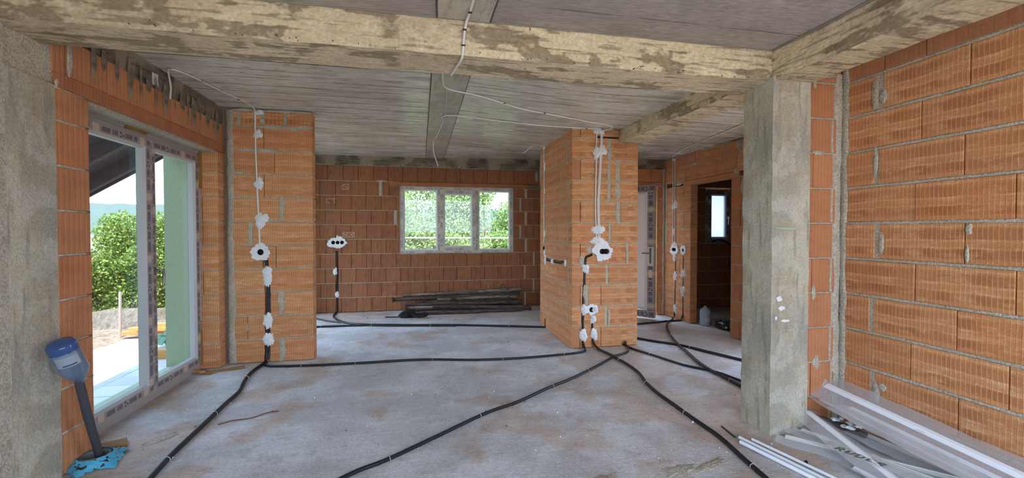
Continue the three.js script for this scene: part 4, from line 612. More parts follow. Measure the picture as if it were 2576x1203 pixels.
// ------------------------------------------------------------------ cables under the ceiling
{
  const cy = (x, z, d = 0.01) => ceilY(x, z) - d; const clip = (t, x, y, z) => part('cable_clip', new THREE.BoxGeometry(0.022, 0.008, 0.006).translate(x, y, z), M.black, t);
  let t = thing('ceiling_cable', 'white flat cable clipped down the face of the long concrete beam', 'cable');
  wire(t, [[0.3, 2.59, -1.5], [0.285, 2.593, -2.0], [0.27, 2.592, -2.45], [0.262, 2.58, -2.515], [0.25, 2.5, -2.522], [0.245, 2.42, -2.52], [0.243, 2.394, -2.535], [0.22, 2.39, -2.7], [0.2, 2.392, -2.84]], 0.008); clip(t, 0.253, 2.54, -2.514); clip(t, 0.246, 2.45, -2.514); clip(t, 0.283, 2.583, -2.1); clip(t, 0.272, 2.583, -2.4);
  t = thing('ceiling_cable', 'white cable from the long beam across the back ceiling to the central pier', 'cable');
  wire(t, [[0.16, 2.42, -2.87], [0.155, 2.56, -2.9], [0.17, cy(0.17, -3.1), -3.1], [0.19, cy(0.19, -3.7), -3.7], [0.232, cy(0.2, -3.9), -3.9], [0.55, cy(0.55, -4.02), -4.02], [1.01, cy(1.01, -4.25, 0.012), -4.25], [1.45, cy(1.45, -4.37), -4.37], [1.8, cy(1.8, -4.5), -4.5], [2.16, cy(2.1, -4.66), -4.66], [2.17, cy(2.1, -4.74, 0.02), -4.74], [2.1, 2.57, -4.82]], 0.0075); for (const [x, z] of [[0.8, -4.14], [1.25, -4.31], [1.65, -4.44], [1.95, -4.565]]) clip(t, x, cy(x, z, 0.012), z);
  t = thing('ceiling_cable', 'pale cable hanging loose from the middle of the back ceiling', 'cable'); wire(t, [[2.03, 2.57, -4.815], [2.08, cy(2.06, -4.75, 0.02), -4.75], [2.05, cy(2.05, -4.79), -4.79], [1.4, cy(1.4, -4.8), -4.8], [0.9, cy(0.9, -4.8), -4.8], [0.27, cy(0.27, -4.8, 0.014), -4.8], [0.262, cy(0.26, -5.1, 0.014), -5.1], [0.22, cy(0.22, -5.9, 0.014), -5.9], [0.19, cy(0.19, -6.3, 0.02), -6.3], [0.2, 2.5, -6.42], [0.24, 2.4, -6.45], [0.26, 2.33, -6.46]], 0.0075); for (const x of [1.9, 1.5, 1.0, 0.6]) clip(t, x, cy(x, -4.8, 0.012), -4.8);
  t = thing('ceiling_cable', 'thin pale cable stuck along the smooth ceiling strip', 'cable'); wire(t, [[0.235, cy(0.23, -3.9, 0.012), -3.9], [0.262, cy(0.25, -4.5, 0.012), -4.5], [0.275, cy(0.25, -5.2, 0.012), -5.2], [0.275, cy(0.25, -5.6, 0.012), -5.6]], 0.006, mat({ color: hex('#c8b7a8'), roughness: 0.7 }));
  t = thing('ceiling_cable', 'white cable from the left pier across the ceiling, end hanging above the glazed door', 'cable'); wire(t, [[-1.67, 2.63, -4.985], [-1.66, cy(-1.6, -4.9), -4.9], [-1.76, cy(-1.7, -4.35), -4.35], [-1.85, cy(-1.8, -3.95), -3.95], [-1.9, cy(-1.9, -3.88, 0.012), -3.88], [-1.955, 2.63, -3.98], [-1.96, 2.55, -4.02], [-1.955, 2.47, -4.0], [-1.962, 2.45, -4.01]], 0.0065); clip(t, -1.7, cy(-1.7, -4.65, 0.012), -4.65); clip(t, -1.8, cy(-1.8, -4.15, 0.012), -4.15);
  t = thing('ceiling_cable', 'short white cable end hanging from the ceiling at the left side of the central pier', 'cable'); wire(t, [[1.728, 2.58, -5.98], [1.7, 2.585, -5.97], [1.55, 2.575, -5.9], [1.45, 2.5, -5.9], [1.4, 2.46, -5.9]], 0.006);
  t = thing('ceiling_cable', 'white cable crossing the hallway ceiling to the partition wall', 'cable'); wire(t, [[3.935, 2.53, -6.25], [3.9, 2.545, -6.22], [3.75, 2.54, -5.9], [3.6, 2.545, -5.3], [3.5, 2.545, -4.6], [3.4, 2.545, -3.9]], 0.007); wire(t, [[3.62, 2.545, -5.35], [3.625, 2.5, -5.36], [3.63, 2.38, -5.36]], 0.005, M.mortar, 'hanging_end');
  t = thing('junction_label', 'small white crumpled tape stuck on the dark ring beam above the glazed door', 'tape'); part('tape', castBox(-1.995, 2.505, -3.9, -1.985, 2.595, -3.835, 0.02, 0.006, 3), M.foam, t); 
}
// ------------------------------------------------------------------ conduits on the floor
{
  const paths = [
    [[[-1.59, -4.97], [-1.591, -4.879], [-1.606, -4.627], [-1.576, -4.37], [-1.518, -4.097], [-1.516, -3.819], [-1.51, -3.57], [-1.502, -3.236], [-1.497, -3.036], [-1.472, -2.774], [-1.42, -2.35], [-1.3, -1.6]], 0.0155, 'thick black conduit running from the left brick pier towards the bottom left'],
    [[[-1.575, -4.96], [-1.56, -4.86], [-1.496, -4.812], [-1.029, -4.747], [-0.64, -4.733], [0.015, -4.723], [0.584, -4.595], [1.072, -4.56], [1.602, -4.603], [1.796, -4.643], [1.855, -4.7], [1.872, -4.75]], 0.0125, 'black conduit lying between the left brick pier and the central pier'],
    [[[2.03, -4.77], [2.021, -4.697], [2.06, -4.474], [2.069, -4.305], [2.08, -4.095], [2.065, -3.854], [1.99, -3.55], [1.96, -3.308], [1.957, -3.118], [1.949, -2.809], [1.947, -2.532], [1.902, -2.245], [1.876, -2.059], [1.82, -1.75], [1.7, -1.2]], 0.014, 'black conduit curving from the central pier past the concrete column to the bottom right'],
    [[[2.41, -4.84], [2.408, -4.775], [2.366, -4.641], [2.258, -4.505], [2.093, -4.42], [1.789, -4.157], [1.401, -3.846], [1.095, -3.642], [0.753, -3.384], [0.498, -3.24], [0.067, -2.9], [-0.225, -2.673], [-0.339, -2.609], [-0.426, -2.541], [-0.65, -2.3], [-0.9, -1.9]], 0.0125, 'long black conduit running diagonally across the middle of the floor'],
    [[[2.418, -4.84], [2.414, -4.72], [2.43, -4.62], [2.529, -4.328], [2.654, -3.957], [2.811, -3.736], [2.872, -3.448], [2.905, -3.174], [2.93, -2.95]], 0.0115, 'thin black conduit from the foot of the central pier to behind the concrete column'],
    [[[2.62, -5.3], [2.651, -5.223], [2.706, -5.104], [2.856, -4.889], [3.05, -4.676], [3.185, -4.367], [3.336, -4.008], [3.442, -3.764], [3.6, -3.4]], 0.0145, 'black conduit crossing the hallway floor behind the central pier'],
    [[[3.9, -6.18], [3.78, -6.016], [3.664, -5.921], [3.471, -5.654], [3.199, -5.108], [3.038, -4.688], [2.982, -4.477], [2.851, -4.06], [2.79, -3.736], [2.789, -3.589], [2.773, -3.338], [2.774, -3.03]], 0.0145, 'black conduit winding from the hallway wall towards the concrete column'],
    [[[2.8, -5.84], [2.977, -5.867], [3.117, -5.882], [3.481, -5.93], [3.733, -5.985], [3.86, -5.975], [3.925, -5.98]], 0.0125, 'short black conduit at the end of the hallway in front of the white door'],
    [[[-1.378, -7.75], [-1.382, -7.523], [-1.296, -7.179], [-1.134, -6.904], [-0.9, -6.685], [-0.61, -6.56], [0.012, -6.42], [0.5, -6.31]], 0.0145, 'black conduit curving away from the foot of the back wall sockets'],
    [[[-1.95, -7.6], [-1.793, -7.475], [-1.638, -7.314], [-1.416, -7.082], [-1.097, -6.84], [-0.785, -6.68], [-0.3, -6.55]], 0.0125, 'black conduit coming from behind the left pier to the back room'],
    [[[-1.7, -6.63], [-1.484, -6.64], [-0.731, -6.6], [0.0, -6.46], [0.457, -6.37], [1.0, -6.2], [1.346, -6.09], [1.7, -5.965], [1.78, -5.94]], 0.0145, 'long black conduit across the back room into the side of the central pier'],
  ];
  const tieMat = mat({ color: hex('#b9b5ae'), roughness: 0.5 }); const tr = mulberry(31);
  for (const [pts, r, label] of paths) {
    const t = thing('floor_conduit', label, 'conduit', 'black conduits on the floor'); const P = pts.map(([x, z]) => [x, r + 0.001, z]); part('conduit', tube(P, r, 0, 10), M.black, t);
    const c = new THREE.CatmullRomCurve3(P.map((p) => V(...p)), false, 'centripetal'), n = Math.max(1, Math.round(c.getLength() / 0.8)); const ties = [];
    for (let i = 0; i < n; i++) { const u = (i + 0.3 + 0.5 * tr()) / (n + 0.2), p = c.getPointAt(Math.min(0.98, u)), d = c.getTangentAt(Math.min(0.98, u)), q = V(-d.z, 0, d.x), k = r + 0.003, a = []; for (let j = 0; j <= 8; j++) { const w = lerp(-0.35, Math.PI + 0.35, j / 8); a.push([p.x + q.x * Math.cos(w) * k, Math.max(0.003, p.y + Math.sin(w) * k), p.z + q.z * Math.cos(w) * k]); } const e = a[8]; a.push([e[0] - q.x * 0.02 + d.x * 0.02, 0.004, e[2] - q.z * 0.02 + d.z * 0.02], [e[0] - q.x * 0.05 + d.x * 0.03 * (tr() - 0.5), 0.004, e[2] - q.z * 0.05]); ties.push(tube(a, 0.0022, 20, 5)); }
    for (const q of ties) part('wire_tie', q, tieMat, t);
  }
  // crumbs of plaster and mortar strewn over the slab
  const cr = mulberry(91), g = new THREE.IcosahedronGeometry(1, 0), m = new THREE.InstancedMesh(g, mat({ color: hex('#ffffff'), roughness: 0.95 }), 900), d = new THREE.Object3D(), col = new THREE.Color(); m.name = 'mortar_crumbs';
  for (let i = 0; i < 900; i++) { let x, z; if (i < 420) { const p = paths[Math.floor(cr() * paths.length)][0], a = p[Math.floor(cr() * (p.length - 1))], b = p[Math.min(p.length - 1, p.indexOf(a) + 1)], k = cr(); x = lerp(a[0], b[0], k) + 0.13 * (cr() - 0.5); z = lerp(a[1], b[1], k) + 0.13 * (cr() - 0.5); } else { x = -1.9 + 4.7 * cr(); z = -7.6 + 6.4 * cr(); } const s = 0.002 + 0.005 * cr() * cr(); d.position.set(x, s * 0.5 + 0.001, z); d.scale.set(s * (0.8 + cr()), s * 0.7, s * (0.8 + cr())); d.rotation.set(cr() * 3, cr() * 6, 0); d.updateMatrix(); m.setMatrixAt(i, d.matrix); const q = cr(); if (q < 0.6) col.set('#d8d5d0'); else if (q < 0.8) col.set('#6d5a4c'); else col.set('#a8643f'); m.setColorAt(i, col); }
  scene.add(m); tag(m, 'crumbs of plaster, mortar and brick strewn over the floor', 'rubble', null, 'stuff');
}
// ------------------------------------------------------------------ things by the left column
{
  const A = V(-1.9, 0.0, -3.07), B = V(-1.865, 0.57, -2.85), dir = B.clone().sub(A).normalize();
  single('drain_pipe', tube([[-1.9, -0.005, -3.075], [-1.9, 0.1, -3.04], [-1.885, 0.3, -2.955], [-1.866, 0.55, -2.86], [-1.86, 0.64, -2.825]], 0.021, 40, 14), mat({ color: hex('#3c3c40'), roughness: 0.55 }), 'dark grey flexible pipe rising from the floor by the left column', 'pipe');
  const t = thing('plastic_bottle', 'blue plastic bottle pushed upside down over the grey pipe', 'bottle'); const ax = V(-0.10, 1, 0.42).normalize(); t.position.set(-1.862, 0.545, -2.868); t.scale.setScalar(0.9); t.quaternion.setFromUnitVectors(V(0, 1, 0), ax);
  const prof = [[0.022, 0], [0.024, 0.015], [0.03, 0.025], [0.05, 0.05], [0.064, 0.08]]; for (let i = 0; i <= 6; i++) prof.push([0.069 - (i % 2) * 0.003, 0.095 + i * 0.012]); prof.push([0.069, 0.175], [0.07, 0.24], [0.066, 0.247], [0.07, 0.255], [0.069, 0.285], [0.06, 0.298], [0.03, 0.302], [0.012, 0.294], [0.0005, 0.292]);
  const bl = new THREE.MeshPhysicalMaterial({ color: hex('#b4cbe4'), transmission: 0.8, roughness: 0.12, thickness: 0, ior: 1.35, side: THREE.DoubleSide }); part('bottle_body', new THREE.LatheGeometry(prof.slice(0, 14).map((p) => new THREE.Vector2(...p)), 40), bl, t); part('bottle_base', new THREE.LatheGeometry(prof.slice(13).map((p) => new THREE.Vector2(...p)), 40), new THREE.MeshPhysicalMaterial({ color: hex('#4b70ad'), transmission: 0.55, roughness: 0.15, thickness: 0, side: THREE.DoubleSide }), t, 'darker blue base');
  const lab = new THREE.CylinderGeometry(0.0715, 0.0715, 0.085, 24, 1, true, -0.25, 1.6); lab.translate(0, 0.2, 0); const cv = document.createElement('canvas'); cv.width = 256; cv.height = 160; const x = cv.getContext('2d'); x.fillStyle = '#8e969f'; x.fillRect(0, 0, 256, 160); x.fillStyle = '#747d88'; x.fillRect(0, 0, 256, 34); x.fillStyle = '#3f464f'; x.fillRect(60, 128, 150, 18); const ct = new THREE.CanvasTexture(cv); ct.colorSpace = THREE.SRGBColorSpace; part('paper_label', lab, mat({ map: ct, roughness: 0.6, side: THREE.DoubleSide }), t);
  const f = thing('floor_sleeve', 'grey plastic pipe sleeve set in the floor under the blue bottle', 'pipe sleeve'); part('sleeve', new THREE.LatheGeometry([[0.062, 0.0], [0.062, 0.05], [0.067, 0.055], [0.072, 0.05], [0.072, 0.0]].map((p) => new THREE.Vector2(...p)), 36).translate(-1.905, 0.0, -3.035), mat({ color: hex('#6f6a62'), roughness: 0.7 }), f); part('sleeve_floor', new THREE.CircleGeometry(0.062, 30).rotateX(-Math.PI / 2).translate(-1.905, 0.006, -3.035), M.blackMatt, f);
  // torn blue bag round the sleeve
  const P = [], U = [], I = [], n = 48, k = 6; for (let j = 0; j <= k; j++) for (let i = 0; i < n; i++) { const a = i / n * Math.PI * 2, q = j / k, tear = 0.04 * n2(Math.cos(a) * 5 + 9, Math.sin(a) * 5 + 9, 6) + 0.05 * (Math.sin(a * 5) > 0.3 ? 1 : 0) * n2(a * 4, 2, 8), rad = 0.078 + q * (0.025 + tear * 1.2); P.push(-1.905 + Math.cos(a) * rad, 0.055 - 0.05 * q + 0.035 * (n2(Math.cos(a) * 7 + q * 9, Math.sin(a) * 7 + q * 5, 5) - 0.4) * (0.4 + q), -3.035 + Math.sin(a) * rad * 1.1); U.push(i / n, q); }
  for (let j = 0; j < k; j++) for (let i = 0; i < n; i++) { if (n2(i * 1.7, j * 2.1, 9) > 0.66) continue; const a = j * n + i, b = j * n + (i + 1) % n, c = a + n, d = b + n; I.push(a, b, c, b, d, c); } const g = new THREE.BufferGeometry(); g.setAttribute('position', new THREE.Float32BufferAttribute(P.map((v, i) => (i % 3 === 1 ? Math.max(0.004, v) : v)), 3)); g.setAttribute('uv', new THREE.Float32BufferAttribute(U, 2)); g.setIndex(I); g.computeVertexNormals(); single('plastic_rag', g.toNonIndexed(), mat({ color: hex('#4aa3bf'), roughness: 0.4, side: THREE.DoubleSide }), 'torn turquoise plastic bag wrapped round the pipe sleeve', 'plastic bag');
  single('wood_offcut', castBox(-0.09, 0, -0.05, 0.09, 0.022, 0.05, 0.03, 0.004, 3).applyMatrix4(new THREE.Matrix4().makeRotationY(0.5).setPosition(-1.955, 0.002, -3.23)), M.woodOld, 'dark piece of wood on the floor beside the turquoise bag', 'wood');
  const s = (a, b, w, h, m, label) => { const A2 = V(...a), B2 = V(...b), L = A2.distanceTo(B2), g2 = castBox(-L / 2, 0, -w / 2, L / 2, h, w / 2, 0.04, 0.0015, 6); g2.rotateY(-Math.atan2(B2.z - A2.z, B2.x - A2.x)); g2.translate((A2.x + B2.x) / 2, a[1], (A2.z + B2.z) / 2); single('wood_batten', g2, m, label, 'wood'); };
  s([-2.06, 0.003, -4.72], [-1.74, 0.003, -4.84], 0.035, 0.016, M.woodOld, 'weathered wooden batten on the floor at the corner of the left pier'); s([-2.17, 0.02, -4.76], [-2.05, 0.02, -4.69], 0.04, 0.014, M.wood, 'bright yellow wooden wedge at the foot of the glazed door'); s([-2.16, 0.003, -4.8], [-1.98, 0.003, -4.7], 0.07, 0.016, M.woodOld, 'brown board scrap under the yellow wedge');
  single('wire_scrap', tube([[-1.55, 0.005, -3.55], [-1.47, 0.006, -3.6], [-1.36, 0.005, -3.62], [-1.27, 0.005, -3.7], [-1.2, 0.005, -3.72]].map(([x2, y, z]) => [x2 + 0.13, y, z + 0.1]), 0.004, 40, 6), mat({ color: hex('#6e4034'), roughness: 0.9 }), 'thin reddish strip of wire on the floor', 'wire');
}
// ------------------------------------------------------------------ steel props at the back wall
{
  const Q = [[[-0.29, 0.275, -7.68], [1.79, 0.325, -7.68], 0.03, 1], [[-0.46, 0.215, -7.62], [1.75, 0.26, -7.62], 0.026, 0], [[0.28, 0.205, -7.55], [1.68, 0.225, -7.55], 0.026, 1], [[0.04, 0.155, -7.6], [1.62, 0.17, -7.58], 0.026, 0], [[-0.24, 0.145, -7.5], [1.76, 0.125, -7.5], 0.028, 0], [[-0.24, 0.105, -7.43], [1.82, 0.055, -7.43], 0.026, 1], [[0.2, 0.118, -7.36], [1.88, 0.05, -7.36], 0.03, 0], [[-0.16, 0.04, -7.27], [1.7, 0.034, -7.26], 0.027, 0], [[-0.1, 0.032, -7.56], [1.6, 0.032, -7.56], 0.028, 0], [[-0.2, 0.03, -7.68], [1.7, 0.03, -7.68], 0.028, 0], [[0.0, 0.09, -7.66], [1.7, 0.1, -7.66], 0.028, 0]];
  const lab = ['topmost steel prop with a green collar on the pile by the back wall', 'second steel prop from the top of the pile, sticking out furthest left', 'pale short steel tube high on the pile by the back wall', 'dark steel prop behind the middle of the pile', 'rusty steel prop with a sleeve at its right end in the pile', 'pale-ended steel tube low in the pile of props', 'long rusty steel prop lying at the front of the pile', 'lowest steel prop on the floor at the front of the pile', 'dark steel prop buried at the bottom of the pile', 'dark steel prop on the floor against the back wall', 'dark steel prop second layer against the back wall'];
  Q.forEach(([a, b, r, pale], i) => {
    const t = thing('steel_prop', lab[i], 'prop', 'steel props piled at the back wall'), A = V(...a), B = V(...b), at = (u) => A.clone().lerp(B, u).toArray(); r *= 1.15; const cut = 0.3 + 0.05 * i;
    part('outer_tube', rod(at(i % 2 ? 0 : 1 - cut - 0.3), at(i % 2 ? 0.62 : 1), r), pale ? M.rustPale : M.rust, t); part('inner_tube', rod(at(i % 2 ? 0.6 : 0), at(i % 2 ? 1 : 1 - cut - 0.28), r * 0.8), pale ? M.rustPale : M.rust, t);
    const e = at(i % 2 ? 0 : 1), d = B.clone().sub(A).normalize().multiplyScalar(0.008); part('end_plate', new THREE.BoxGeometry(0.008, r * 3.2, r * 3.2).translate(...e), M.rust, t);
    if (i % 2 === 0 && i < 8) { const c = at(i === 0 ? 0.84 : i === 4 ? 0.88 : 0.2); part('collar', rod([c[0] - 0.05, c[1], c[2]], [c[0] + 0.05, c[1], c[2]], r * 1.35), i === 0 ? mat({ color: hex('#55614c'), roughness: 0.7 }) : M.rust, t); part('collar_handle', tube([[c[0] - 0.04, c[1] + r, c[2]], [c[0] - 0.035, c[1] + r * 2.6, c[2] + 0.01], [c[0] + 0.035, c[1] + r * 2.6, c[2] + 0.01], [c[0] + 0.04, c[1] + r, c[2]]], 0.006, 20, 6), M.rust, t); }
  });
  const t = thing('tool_belt', 'black strap lying in front of the pile of steel props', 'strap'); { const g = new THREE.IcosahedronGeometry(1, 4), p = g.attributes.position; for (let i = 0; i < p.count; i++) { const x = p.getX(i), y = p.getY(i), z = p.getZ(i), k = 0.75 + 0.6 * n2(x * 3 + z * 2 + 18, y * 4 + z * 3 + 8, 5); p.setXYZ(i, -0.2 + x * 0.13 * k, Math.max(0.002, 0.05 + y * 0.06 * k), -7.12 + z * 0.06 * k); } g.computeVertexNormals(); part('pouch', g, M.blackMatt, t); } part('strap', tube([[-0.14, 0.05, -7.1], [-0.05, 0.03, -7.04], [0.05, 0.035, -7.02], [0.1, 0.05, -7.03], [0.08, 0.075, -7.05], [0.02, 0.06, -7.06]], 0.022, 40, 8).scale(1, 1, 1), M.blackMatt, t); part('strap_end', tube([[-0.28, 0.02, -7.12], [-0.4, 0.012, -7.16], [-0.55, 0.008, -7.2]], 0.008, 20, 6), M.blackMatt, t);
}
// ------------------------------------------------------------------ corner beads and pipes at the right wall
{
  // bead from a to b; the two mesh wings hang at angles w1, w2 (radians from straight down, to either side)
  function bead(a, b, wing1, wing2, width, label, m = M.bead, split = 1) {
    const t = thing('corner_bead', label, 'corner bead', 'corner beads heaped at the right wall'), A = V(...a), B = V(...b), L = A.distanceTo(B), X = B.clone().sub(A).normalize(), up = V(0, 1, 0), S = V().crossVectors(X, up).normalize(), Y = V().crossVectors(S, X); wing1 = -wing1; wing2 = -wing2; t.position.copy(A); t.quaternion.setFromRotationMatrix(new THREE.Matrix4().makeBasis(X, Y, S));
    const w = 0.026, prof = (ang) => { const g = new THREE.BoxGeometry(L, w, 0.0018); g.translate(L / 2, -w / 2, 0); g.rotateX(ang); return g.toNonIndexed(); }; const nose = new THREE.CylinderGeometry(0.004, 0.004, L, 8).rotateZ(Math.PI / 2).translate(L / 2, 0, 0).toNonIndexed(); const rib = (ang, k) => { const g = new THREE.CylinderGeometry(0.0018, 0.0018, L, 6).rotateZ(Math.PI / 2).translate(L / 2, -k, 0); g.rotateX(ang); return g.toNonIndexed(); };
    part('plastic_profile', G(prof(wing1), prof(wing2), nose, rib(wing1, 0.012), rib(wing2, 0.012), rib(wing1, 0.024), rib(wing2, 0.024)), m, t);
    for (const [ang, k] of [[wing1, 0], [wing2, 1]]) { const nx = 34, g = new THREE.PlaneGeometry(L + 0.06, width, nx, 6); g.translate(L / 2 - 0.02, -width / 2 - 0.012, 0); const p = g.attributes.position; for (let i = 0; i < p.count; i++) { const x = p.getX(i), y = -p.getY(i); p.setZ(i, 0.035 * Math.pow(y / width, 2) * (n2(x * 6 + k * 20, a[0] * 9, 4) - 0.35) + 0.004 * (n2(x * 20, y * 30, 5) - 0.5)); g.attributes.uv.setXY(i, x, y); } g.rotateX(ang); g.computeVertexNormals(); const ms = part('mesh_wing', g, M.netting, t); }
    return t;
  }
  const HW = Math.PI / 2;
  bead([2.83, 0.29, -2.56], [2.83, 0.17, -1.0], -1.85, 1.0, 0.12, 'corner bead highest on the heap, mesh standing against the right wall');
  bead([2.755, 0.2, -2.52], [2.74, 0.12, -1.3], 1.7, -0.9, 0.1, 'corner bead with a curled mesh end just below the highest one');
  bead([2.82, 0.21, -2.36], [2.76, 0.15, -1.0], 1.35, -0.95, 0.13, 'long white corner bead in the middle of the heap');
  bead([2.64, 0.135, -2.52], [2.40, 0.05, -1.55], 1.25, -1.3, 0.1, 'bright white corner bead lying crosswise on the front of the heap');
  bead([2.37, 0.03, -2.43], [2.86, 0.07, -1.7], 1.15, -1.45, 0.1, 'yellowish corner bead lying flat on the floor nearest the concrete column', M.beadOld);
  bead([2.8, 0.085, -2.28], [2.93, 0.05, -1.45], 1.35, -1.35, 0.1, 'corner bead half hidden low at the back of the heap', M.beadOld);
  bead([2.52, 0.05, -2.45], [2.78, 0.06, -1.5], 1.4, -1.4, 0.11, 'grey corner bead buried under the crosswise bead', M.beadOld);
  bead([2.44, 0.03, -2.02], [2.47, 0.03, -1.6], 1.3, -1.3, 0.05, 'short perforated white bead at the bottom of the picture');
  // plastic sleeve with printing, left over from a bundle
  const cv = document.createElement('canvas'); cv.width = 512; cv.height = 128; const x = cv.getContext('2d'); x.clearRect(0, 0, 512, 128); x.fillStyle = 'rgba(225,228,226,0.35)'; x.fillRect(0, 0, 512, 128); x.fillStyle = 'rgba(70,68,66,0.9)'; x.font = 'italic bold 92px sans-serif'; x.fillText('RUDER', 40, 98); const ct = new THREE.CanvasTexture(cv); ct.colorSpace = THREE.SRGBColorSpace;
  const g = new THREE.PlaneGeometry(0.42, 0.1, 20, 4), p = g.attributes.position; for (let i = 0; i < p.count; i++) p.setZ(i, 0.012 * (n2(p.getX(i) * 20, p.getY(i) * 20, 6) - 0.5)); g.rotateX(-HW); g.rotateY(-0.95 - 0.28); g.translate(2.50, 0.085, -1.98); g.computeVertexNormals(); single('printed_film', g, mat({ map: ct, transparent: true, roughness: 0.3, side: THREE.DoubleSide }), 'strip of clear film with large grey lettering beside the crosswise bead', 'film');
  const wr = mulberry(8), sc = []; for (let i = 0; i < 9; i++) { const q = dabGeo(0.014 + 0.018 * wr(), 0.008 + 0.012 * wr(), 0.012, 800 + i, 1.9, 18, 4); q.rotateX(-HW + 0.3 * (wr() - 0.5)); q.rotateY(wr() * 6); q.translate(2.68 + 0.16 * wr(), 0.11 + 0.03 * wr(), -2.42 + 0.2 * wr()); sc.push(q); } const st = thing('plastic_scraps', 'torn translucent plastic scraps between the beads', 'plastic', null, 'stuff'); part('scrap', G(sc), mat({ color: hex('#c9cccb'), roughness: 0.4, side: THREE.DoubleSide }), st);
  single('black_netting', tube([[2.66, 0.1, -2.5], [2.7, 0.1, -2.42], [2.74, 0.09, -2.34], [2.77, 0.085, -2.22]], 0.022, 30, 9).scale(1, 1, 1), M.darkNet, 'dark rolled strip lying among the beads beside the column', 'strip');
  const pipe = (a, b, r, label) => { const t = thing('conduit_pipe', label, 'pipe', 'white plastic pipes on the floor'), A = V(...a), B = V(...b), X = B.clone().sub(A), L = X.length(); const q = new THREE.LatheGeometry([[r * 0.82, 0], [r, 0], [r, L], [r * 0.82, L], [r * 0.82, 0]].map((v) => new THREE.Vector2(...v)), 20); t.position.copy(A); t.quaternion.setFromUnitVectors(V(0, 1, 0), X.normalize()); part('pipe', q, M.bead, t); };
  pipe([2.075, 0.0125, -2.5], [2.35, 0.0125, -1.2], 0.0105, 'middle of three thin white pipes at the foot of the column'); pipe([2.034, 0.014, -2.44], [2.30, 0.014, -1.25], 0.0125, 'thickest white pipe nearest the viewer at the foot of the column'); pipe([2.14, 0.011, -2.46], [2.42, 0.011, -1.25], 0.0095, 'white pipe closest to the beads at the foot of the column');
  single('steel_rod', tube([[2.08, 0.006, -2.68], [2.06, 0.006, -2.52]], 0.005, 30, 8), M.rust, 'thin rusty rod beside the white pipes', 'rod'); single('plaster_lump', dabGeo(0.012, 0.01, 0.012, 77, 0.4).rotateX(-HW).translate(2.255, 0.001, -2.16), M.blackMatt, 'small dark lump on the floor between the pipes and the beads', 'lump');
}
// ------------------------------------------------------------------ small room: water jug, black bag, hose
{
  const t = thing('water_jug', 'pale blue plastic water jug on the floor in the dark doorway', 'jug'); t.position.set(4.1, 0.001, -5.66); const pr = [[0.001, 0], [0.07, 0]]; for (let i = 0; i <= 14; i++) pr.push([0.077 - (i % 2) * 0.004, 0.01 + i * 0.014]); pr.push([0.07, 0.225], [0.045, 0.25], [0.022, 0.262], [0.022, 0.28], [0.001, 0.28]); part('jug_body', new THREE.LatheGeometry(pr.map((p) => new THREE.Vector2(...p)), 32), new THREE.MeshPhysicalMaterial({ color: hex('#bdd2e4'), roughness: 0.2, transmission: 0.3, thickness: 0, ior: 1.3 }), t); part('paper_label', new THREE.CylinderGeometry(0.079, 0.079, 0.06, 20, 1, true, -0.6, 1.1).translate(0, 0.085, 0), mat({ color: hex('#c5c2bb'), roughness: 0.7, side: THREE.DoubleSide }), t);
  const g = new THREE.IcosahedronGeometry(1, 4), p = g.attributes.position; for (let i = 0; i < p.count; i++) { const x = p.getX(i), y = p.getY(i), z = p.getZ(i), k = 0.75 + 0.6 * n2(x * 3 + z * 2 + 8, y * 4 + z * 3 + 8, 5); p.setXYZ(i, 4.24 + x * 0.13 * k, Math.max(0.002, 0.05 + y * 0.075 * k), -5.36 + z * 0.18 * k); } g.computeVertexNormals(); single('plastic_sack', g, mat({ color: hex('#131315'), roughness: 0.3 }), 'crumpled black plastic sack in the dark doorway', 'sack');
  single('cable_hose', tube([[5.07, 1.2, -6.84], [5.17, 1.235, -6.8], [5.28, 1.2, -6.75], [5.4, 1.08, -6.7], [5.5, 0.9, -6.6], [5.45, 0.55, -6.3], [5.1, 0.2, -6.0], [4.8, 0.05, -5.8], [4.5, 0.02, -5.6]], 0.02, 80, 8), M.black, 'black hose arching down below the small frosted window', 'hose');
}
